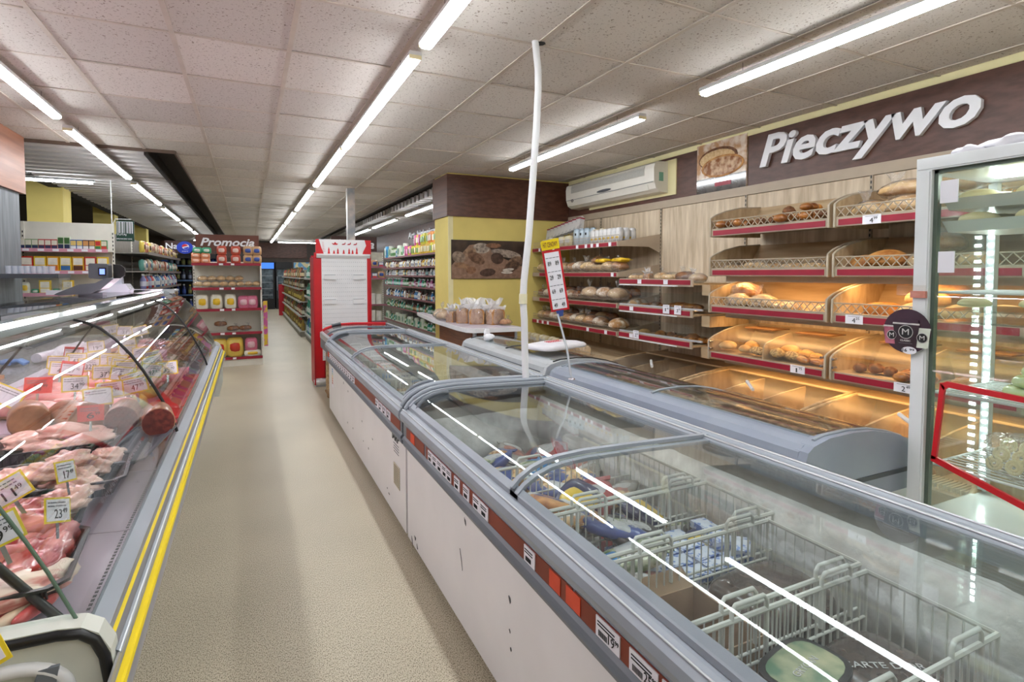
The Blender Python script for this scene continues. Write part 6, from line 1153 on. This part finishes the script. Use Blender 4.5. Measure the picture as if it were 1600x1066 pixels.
m=MB().box(.215,.275,10.0,10.03,.3,1.05); hs=tag(obj('hanging_strip',m,pm('candy_strip',(222,190,50),.4,c2=(190,90,150),scale=9,lo=.48,hi=.52)),'narrow strip of yellow and purple candy bags hanging on the promo shelf side','candy strip')
# --- spice rack left
sr_=gondola('spice_shelf','beige shelf with pink price rails and boxed spices behind the counter','-y',-2.46,-1.56,8.3,8.62,(1.79,1.525,1.26,.9,.5,.15),pm('pink_rail',(214,150,170),.45),offw,offw,2.14)
for k,z in enumerate((1.79,1.525)):
    for q in range(6): obj('price_label',MB().box(-2.38+.14*q,-2.32+.14*q,8.296,8.301,z-.02,z+.008),paper,sr_)
BXN=[((222,214,190),(230,226,214),(40,50,90)),((150,170,130),(228,224,206),(50,60,90)),((190,70,70),(232,226,210),(60,60,90)),((216,222,200),(70,110,60),(40,50,80)),((40,90,160),(230,200,120),(220,224,230)),((60,40,50),(210,150,90),(224,224,224)),((220,190,40),(200,50,50),(60,120,70)),((60,130,70),(220,214,190),(190,60,50))]
for i,c in enumerate(BXN): sx('sp%d'%i,'spice_box',.075,.05,.13,*c)
x=-2.40
for i,k in enumerate([0,1,1,2,2,2,3,3,4,4,5,5,6,7]):
    spawn('sp%d'%k,'spice_box','small boxed mix on the upper spice shelf, %s from the left'%nth(i),'box',(x,8.38,1.791),0,'boxes on the upper spice shelf',(.85,1,1.25 if k==3 else .95)); x+=.061
for i,(c,l) in enumerate([((236,196,40),(240,236,220)),((236,170,30),(206,110,60)),((236,196,40),(60,110,170)),((226,170,40),(90,50,40)),((206,60,40),(240,230,210))]): sx('yb%d'%i,'soup_box',.12,.05,.18,c,(240,234,220),l)
x=-2.36
for i,k in enumerate([4,0,1,2,3,4,0]):
    spawn('yb%d'%k,'soup_box','yellow boxed product on the second spice shelf, %s from the left'%nth(i),'box',(x,8.38,1.526),0,'yellow boxes on the second spice shelf',(.95,1,1.02)); x+=.122
for i,x in enumerate((-1.98,-2.2)): spawn('yb0','soup_box','yellow and white box alone on the third spice shelf, %s one'%('right','left')[i],'box',(x,8.38,1.26),0,None,.9)
for i in range(5): spawn('pk_green' if i%2 else 'pk_sugar','spice_pouch','pouch on the third spice shelf behind the glass case, %s from the left'%nth(i),'packet',(-2.4+.1*i,8.40,1.261),0,None,.6)
# small glass case in front
t=thing('glass_case','small glass fronted counter case with pale cups on top','case',(-2.1,6.9,.9))
gx0,gx1,gy=-1.95,-1.62,6.55
obj('case_top',MB().box(gx0-.1,gx1,gy,gy+.4,1.46,1.50),dgrey,t); obj('case_glass',MB().box(gx0-.1,gx1,gy,gy+.006,1.13,1.46).box(gx1-.006,gx1,gy,gy+.4,1.13,1.46),GC,t); obj('case_base',MB().box(gx0-.1,gx1+.02,gy,gy+.4,.9,1.13),lgrey,t)
for k in range(8): tag(obj('plastic_cup',MB().lathe([(.024,1.503),(.03,1.575)],10,c=(gx0-.06+.045*k,gy+.1)),fr),'translucent pale green plastic cup on the small glass case, %s from the left'%nth(k),'cup','cups on the glass case')
tag(obj('counter_shelf',MB().box(-1.56,-.62,5.95,6.3,1.335,1.352).box(-1.56,-.62,5.945,5.955,1.32,1.36),lgrey),'pale shelf board running behind the meat counter end','shelf')
# price checker sign
t=thing('price_checker_sign','dark green and white barcode sign TUTAJ hanging from a thin pole','sign',(-1.62,9.9,1.95))
gr_=pm('sign_green',(20,66,52),.4)
obj('sign_panel',MB().box(-1.75,-1.53,9.9,9.915,1.985,2.29),gr_,t); obj('white_field',MB().box(-1.742,-1.545,9.897,9.9,2.10,2.275),paper,t)
for k,w in enumerate([.01,.006,.012,.005,.01,.014,.006,.01,.005,.01]): obj('barcode_bar',MB().box(-1.735+.0185*k,-1.735+.0185*k+w,9.894,9.897,2.08,2.27),gr_,t)
obj('word_field',MB().box(-1.75,-1.61,9.892,9.896,2.055,2.105),gr_,t)
text('print','TUTAJ',paper,t,Vector((-1.745,9.889,2.062))-org(t),FY,w=.12,h=.036,bold=.02); obj('lower_field',MB().box(-1.75,-1.53,9.892,9.896,1.99,2.045),gr_,t); text('print','SPRAWDZISZ CENĘ',paper,t,Vector((-1.745,9.889,2.005))-org(t),FY,w=.19,h=.024,bold=.02)
obj('hanging_pole',MB().tube([(-1.80,9.9,1.3),(-1.80,9.9,2.9)],.007,6).tube([(-1.80,9.9,2.2),(-1.76,9.9,2.31),(-1.56,9.9,2.31)],.005,6),white,t)
# --- left goods aisle shelves (face +x)
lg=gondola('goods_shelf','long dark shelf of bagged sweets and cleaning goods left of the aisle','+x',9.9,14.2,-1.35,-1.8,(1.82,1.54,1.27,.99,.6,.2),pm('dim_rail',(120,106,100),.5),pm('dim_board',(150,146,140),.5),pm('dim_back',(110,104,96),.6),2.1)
LG=[((200,180,150),(150,60,50)),((90,150,140),(220,220,210)),((200,120,90),(220,210,190)),((226,200,90),(90,60,50)),((120,80,60),(210,190,150)),((210,206,196),(70,110,150)),((40,40,44),(180,160,130))]
for i,c in enumerate(LG): sp('lg%d'%i,'sweets_bag',.14,.08,.19,*c,seed=i)
CB=[((190,50,50),(220,220,210),(230,230,226)),((120,120,170),(230,230,230),(200,200,220)),((210,210,204),(60,90,150),(190,190,200)),((60,110,170),(230,230,230),(230,230,230))]
for i,c in enumerate(CB): sb('cb%d'%i,'cleaner_bottle',.04,.22,*c)
for zi,(z,ks,nm) in enumerate([(1.82,['lg0','lg3','lg4','lg2'],'top'),(1.54,['lg1','lg2','lg5','lg0'],'second'),(1.27,['cb0','cb1','cb2','cb3'],'third'),(.99,['lg6','lg4','lg1'],'fourth')]):
    run(ks,'+x',10.0,14.1,-1.45,z,.19,'on the %s board of the dark left shelf'%nm,'packet','goods on the %s left shelf board'%nm,1.0,seed=zi+1)
# drinks cooler, sign Napoje with round drinks sign
t=thing('drinks_sign','brown Napoje sign with round blue soft drink emblem before it','sign',(-1.35,13.9,2.0))
obj('sign_board',MB().box(-1.62,-.95,14.0,14.03,1.95,2.22),pm('promo_brown2',(66,40,34),.5,var=.06),t); letters('Napoje',off,t,Vector((-1.60,13.995,2.0))-org(t),FY,.56,.17,.006,.0,.02)
def yd(name,cx,cz,rx,rz,yy,mat,a0=0,a1=2*PI,n=24): return obj(name,MB().prism([(cx+rx*math.cos(a0+(a1-a0)*k/n),cz+rz*math.sin(a0+(a1-a0)*k/n)) for k in range(n+(a1-a0<6))],'y',yy,yy+.002),mat,t)
yd('round_disc',-1.235,2.07,.155,.135,13.9,pm('drink_blue',(16,60,190),.35)); yd('white_ring',-1.22,2.09,.066,.058,13.896,paper); yd('red_top',-1.23,2.095,.058,.05,13.893,pm('drink_red',(206,26,44),.35),.3,PI+.3); yd('blue_bottom',-1.215,2.082,.054,.046,13.893,pm('drink_blue',(16,60,190),.35),PI+.5,2*PI+.2)
text('print','pepsi',paper,t,Vector((-1.285,13.892,1.975))-org(t),FY,w=.11,h=.03)
t=thing('drinks_cooler','dark blue open drinks cooler with steel blue shelf edges under the Napoje sign','cooler',(-1.2,14.6,0)); dkb=pm('cooler_blue',(20,34,70),.4,var=.15)
obj('side_panel',MB().box(-1.72,-1.60,14.3,14.9,0,1.95),pm('cooler_side',(24,60,120),.4),t); obj('back_panel',MB().box(-1.6,-.6,14.85,14.9,0,1.95),black,t); obj('top_panel',MB().box(-1.6,-.6,14.3,14.9,1.85,1.95),black,t); obj('side_panel',MB().box(-.66,-.6,14.3,14.9,0,1.95),dkb,t)
for k in range(5): obj('shelf_board',MB().box(-1.6,-.66,14.35,14.85,.35+.33*k,.365+.33*k),dkb,t); obj('shelf_edge',MB().box(-1.6,-.66,14.34,14.35,.345+.33*k,.375+.33*k),pm('steel_blue',(70,100,140),.3),t)  # shelf edges in one plain steel blue
for i,c in enumerate([((30,50,110),(200,200,206),(60,90,170)),((40,44,60),(30,90,60),(120,130,150)),((70,70,50),(220,200,60),(120,120,60))]): sb('dk%d'%i,'drink_bottle',.04,.24,*c)
for k in range(5): run(['dk0','dk1','dk2'],'-y',-1.55,-.7,14.45,.366+.33*k,.12,'on the %s cooler shelf from below'%nth(k),'bottle','drink bottles on %s cooler shelf'%nth(k),1,seed=40+k)
# --- middle gondola right of the aisle (bottles, faces the aisle)
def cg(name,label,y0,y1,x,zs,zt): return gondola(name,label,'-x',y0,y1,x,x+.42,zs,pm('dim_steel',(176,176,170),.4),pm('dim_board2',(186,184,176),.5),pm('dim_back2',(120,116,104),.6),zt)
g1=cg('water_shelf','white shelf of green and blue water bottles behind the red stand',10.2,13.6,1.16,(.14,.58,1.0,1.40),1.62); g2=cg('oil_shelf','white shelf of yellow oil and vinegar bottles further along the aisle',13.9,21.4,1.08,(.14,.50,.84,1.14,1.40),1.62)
sb('wa0','water_bottle',.045,.34,(70,150,130),(220,230,226),(200,226,220)); sb('wa1','water_bottle',.045,.34,(50,90,150),(30,60,160),(170,190,220)); sb('wa2','water_bottle',.045,.3,(40,110,90),(40,130,90),(210,220,210))
for i,c in enumerate([((140,112,44),(150,130,60),(130,110,60)),((116,90,44),(180,50,40),(200,180,90)),((60,50,40),(120,40,40),(200,180,140)),((150,60,40),(60,60,60),(220,200,170)),((80,70,50),(40,70,40),(190,190,170))]): sb('ol%d'%i,'oil_bottle',.042,.26,*c)
for k,z in enumerate((.14,.58,1.0,1.40)): run(['wa1','wa0'] if k<1 else ['wa0','wa2'] if k!=2 else ['ol2','wa2','wa0'],'-x',10.3,13.5,1.24,z,.125,'on the %s water shelf board from below'%nth(k),'bottle','bottles on the %s board of the water shelf'%nth(k),1.05 if k<2 else .9,seed=60+k)
for k,z in enumerate((.14,.50,.84,1.14,1.40)): run(['ol0','ol1'] if k in(0,1,2) and k!=1 else ['ol2','ol3','ol4','ol0'],'-x',14.0,21.3,1.17,z,.24,'on the %s oil shelf board from below'%nth(k),'bottle','bottles on the %s board of the oil shelf'%nth(k),1.0,seed=70+k)
tag(obj('red_display',MB().box(.98,1.30,21.5,21.8,0,1.12).lathe([(.0,1.05),(.11,1.05),(.11,1.12),(.10,1.12)],14,c=(1.14,21.6)),dred),'tall red cardboard display at the far end of the oil shelf','display')
t=thing('pallet_sign','white framed poster above the oil shelf','poster',(1.3,19,1.7)); obj('poster_board',MB().box(1.25,1.85,18.0,18.02,1.62,1.85),pm('poster_mix',(200,190,150),.6,c2=(90,140,180),scale=7,lo=.48,hi=.52),t)
# far fridges
for i,(x0,x1,lbl,top) in enumerate([(.35,1.0,'black glass door drinks fridge with lit blue header at the far wall',(.03,.12,.5)),(1.05,1.7,'second black glass door fridge at the far wall beside the blue topped one',None)]):
    t=thing('drinks_fridge',lbl,'fridge',((x0+x1)/2,25.7,0)); obj('cabinet',MB().box(x0,x1,25.4,26.2,0,2.0),blackm,t)
    obj('header',MB().box(x0+.02,x1-.02,25.38,25.4,1.72,1.97),emat('hdr%d'%i,top,1.2) if top else black,t); obj('door_glass',MB().box(x0+.06,x1-.06,25.385,25.395,.45,1.68),pm('fridge_dark_glass',(50,60,66),.15,c2=(96,110,118),scale=5),t)
    for k in range(4): obj('shelf_line',MB().box(x0+.08,x1-.08,25.378,25.385,.6+.27*k,.615+.27*k),grey,t)
    obj('door_handle',MB().tube([(x0+.05,25.36,.8),(x0+.05,25.36,1.4)],.012,6),grey,t)
# --- right aisle: toiletries shelf along the right wall
rs=gondola('toiletries_shelf','long wall shelf of tissues, tins and toiletries beyond the yellow wall','-x',8.1,17.2,3.75,4.36,(1.97,1.67,1.45,1.17,.86,.55,.15),pm('dusky_rail',(130,84,86),.5),pm('shelf_grey',(176,170,164),.5),pm('shelf_back',(150,146,140),.6),2.3)
fr1=thing('aisle_lettering','white letters of the paper goods sign on the brown fascia beyond the yellow wall','sign',(4.35,13,2.3))
letters('Art. higieniczne',off,fr1,Vector((4.335,16.2,2.48))-org(fr1),FX,3.1,.24,.015,.0,.02)
TOI=[((206,80,140),(230,170,200)),((232,190,60),(240,230,180)),((220,210,60),(120,160,80)),((236,150,60),(240,226,200)),((70,150,200),(220,230,236)),((214,220,204),(110,160,130))]
for i,c in enumerate(TOI): single('tp%d'%i,'tissue_pack',[(MB().lathe([(.058,0),(.062,.02),(.062,.2),(.058,.22)],8),cm(*c[0])),(MB().box(-.045,.045,-.064,-.058,.05,.16),cm(*c[1]))])
TB=[((220,220,214),(60,60,66),(150,150,160)),((240,240,236),(150,40,50),(200,200,210)),((40,110,60),(230,230,230),(210,220,210)),((50,120,180),(230,230,230),(200,210,220)),((90,50,40),(40,30,30),(200,170,120)),((214,170,50),(60,50,40),(230,220,180)),((220,224,206),(120,170,80),(90,140,80)),((30,50,60),(20,30,36),(120,150,150)),((150,60,110),(220,220,220),(220,190,210)),((30,140,120),(220,230,230),(190,220,214))]
for i,c in enumerate(TB): sb('tb%d'%i,'toiletry_bottle',.035,.17,*c)
for i,c in enumerate([((230,228,220),(120,30,50),(180,170,170)),((120,170,110),(230,230,226),(60,110,70)),((60,90,150),(230,230,230),(200,60,60))]): sx('tx%d'%i,'toiletry_box',.1,.05,.1,*c)
for layer in (0,1):
    run(['tp0','tp3','tp1','tp2','tp1','tp1'] if layer==0 else ['tp0','tp0','tp3','tp1','tp2'],'-x',10.4,13.6+1.0*(1-layer),3.84,1.972+.235*layer,.165,'in the %s layer of the top wall shelf board'%('lower','upper')[layer],'tissue pack','tissue packs, %s layer'%('lower','upper')[layer],1.15,seed=90+layer)
run(['tb6','tb3','tp4','tp5'],'-x',14.6,17.0,3.84,1.972,.14,'at the far part of the top wall shelf board','packet','far goods of the top board',1.5,seed=93)
for k,(z,ks,stp,sc) in enumerate([(1.67,['tb0','tb1','tb4','tb5','tb0'],.105,1.2),(1.45,['tx0','tb0','tb5','tb7','tb1'],.13,1.05),(1.17,['tx0','tb2','tx1','tb8','tb9'],.13,1.2),(.86,['tb4','tb7','tb3','tx0','tb1'],.14,1.25),(.55,['tb6','tx1','tb9','tb4'],.13,1.2),(.15,['tp5','tb9','tb6'],.17,1.1)]):
    run(ks,'-x',10.9+(.0 if k<3 else -.6),16.9,3.83,z,stp,'on the %s wall shelf board from the top'%nth(k+1),'toiletry','toiletries on the %s board'%nth(k+1),sc,seed=95+k)
# cross shelf behind the red stand
cs=gondola('paper_shelf','pale end shelf with red rails and kitchen rolls behind the red stand','-y',1.75,2.85,12.6,13.0,(1.66,1.40,.80,.42,.1),pm('mauve_rail',(150,96,110),.5),offw,pm('cs_back',(200,196,180),.6),2.0)
single('roll','paper_roll',[(MB().lathe([(.06,0),(.06,.22)],10),cm(232,230,222))])
for z,n_ in ((1.40,0),(.80,1),(.42,2),(.1,3)):
    if n_: run(['roll'],'-y',1.85,2.8,12.7,z,.14,'on the %s board of the end shelf'%nth(n_),'paper roll','kitchen rolls %s board'%nth(n_),1.1)
run(['pk_bluey','pk_pink','tx2'],'-y',1.85,2.8,12.7,1.66,.15,'on the top board of the end shelf','packet','boxes on the end shelf',1.1,seed=7); run(['tx2','tb3','pk_bluey'],'-y',1.85,2.8,12.7,1.40,.15,'on the second board of the end shelf','packet','blue goods on the end shelf',1.2,seed=8)
t=thing('chemistry_sign','brown aisle sign Chemia with white letters partly behind the red stand','sign',(2.4,13.0,2.0))
obj('sign_board',MB().box(1.7,2.72,13.0,13.03,2.02,2.36),pm('promo_brown3',(70,44,38),.5,var=.06),t); letters('Chemia',off,t,Vector((1.74,12.995,2.08))-org(t),FY,.92,.2,.006,.25,.02)
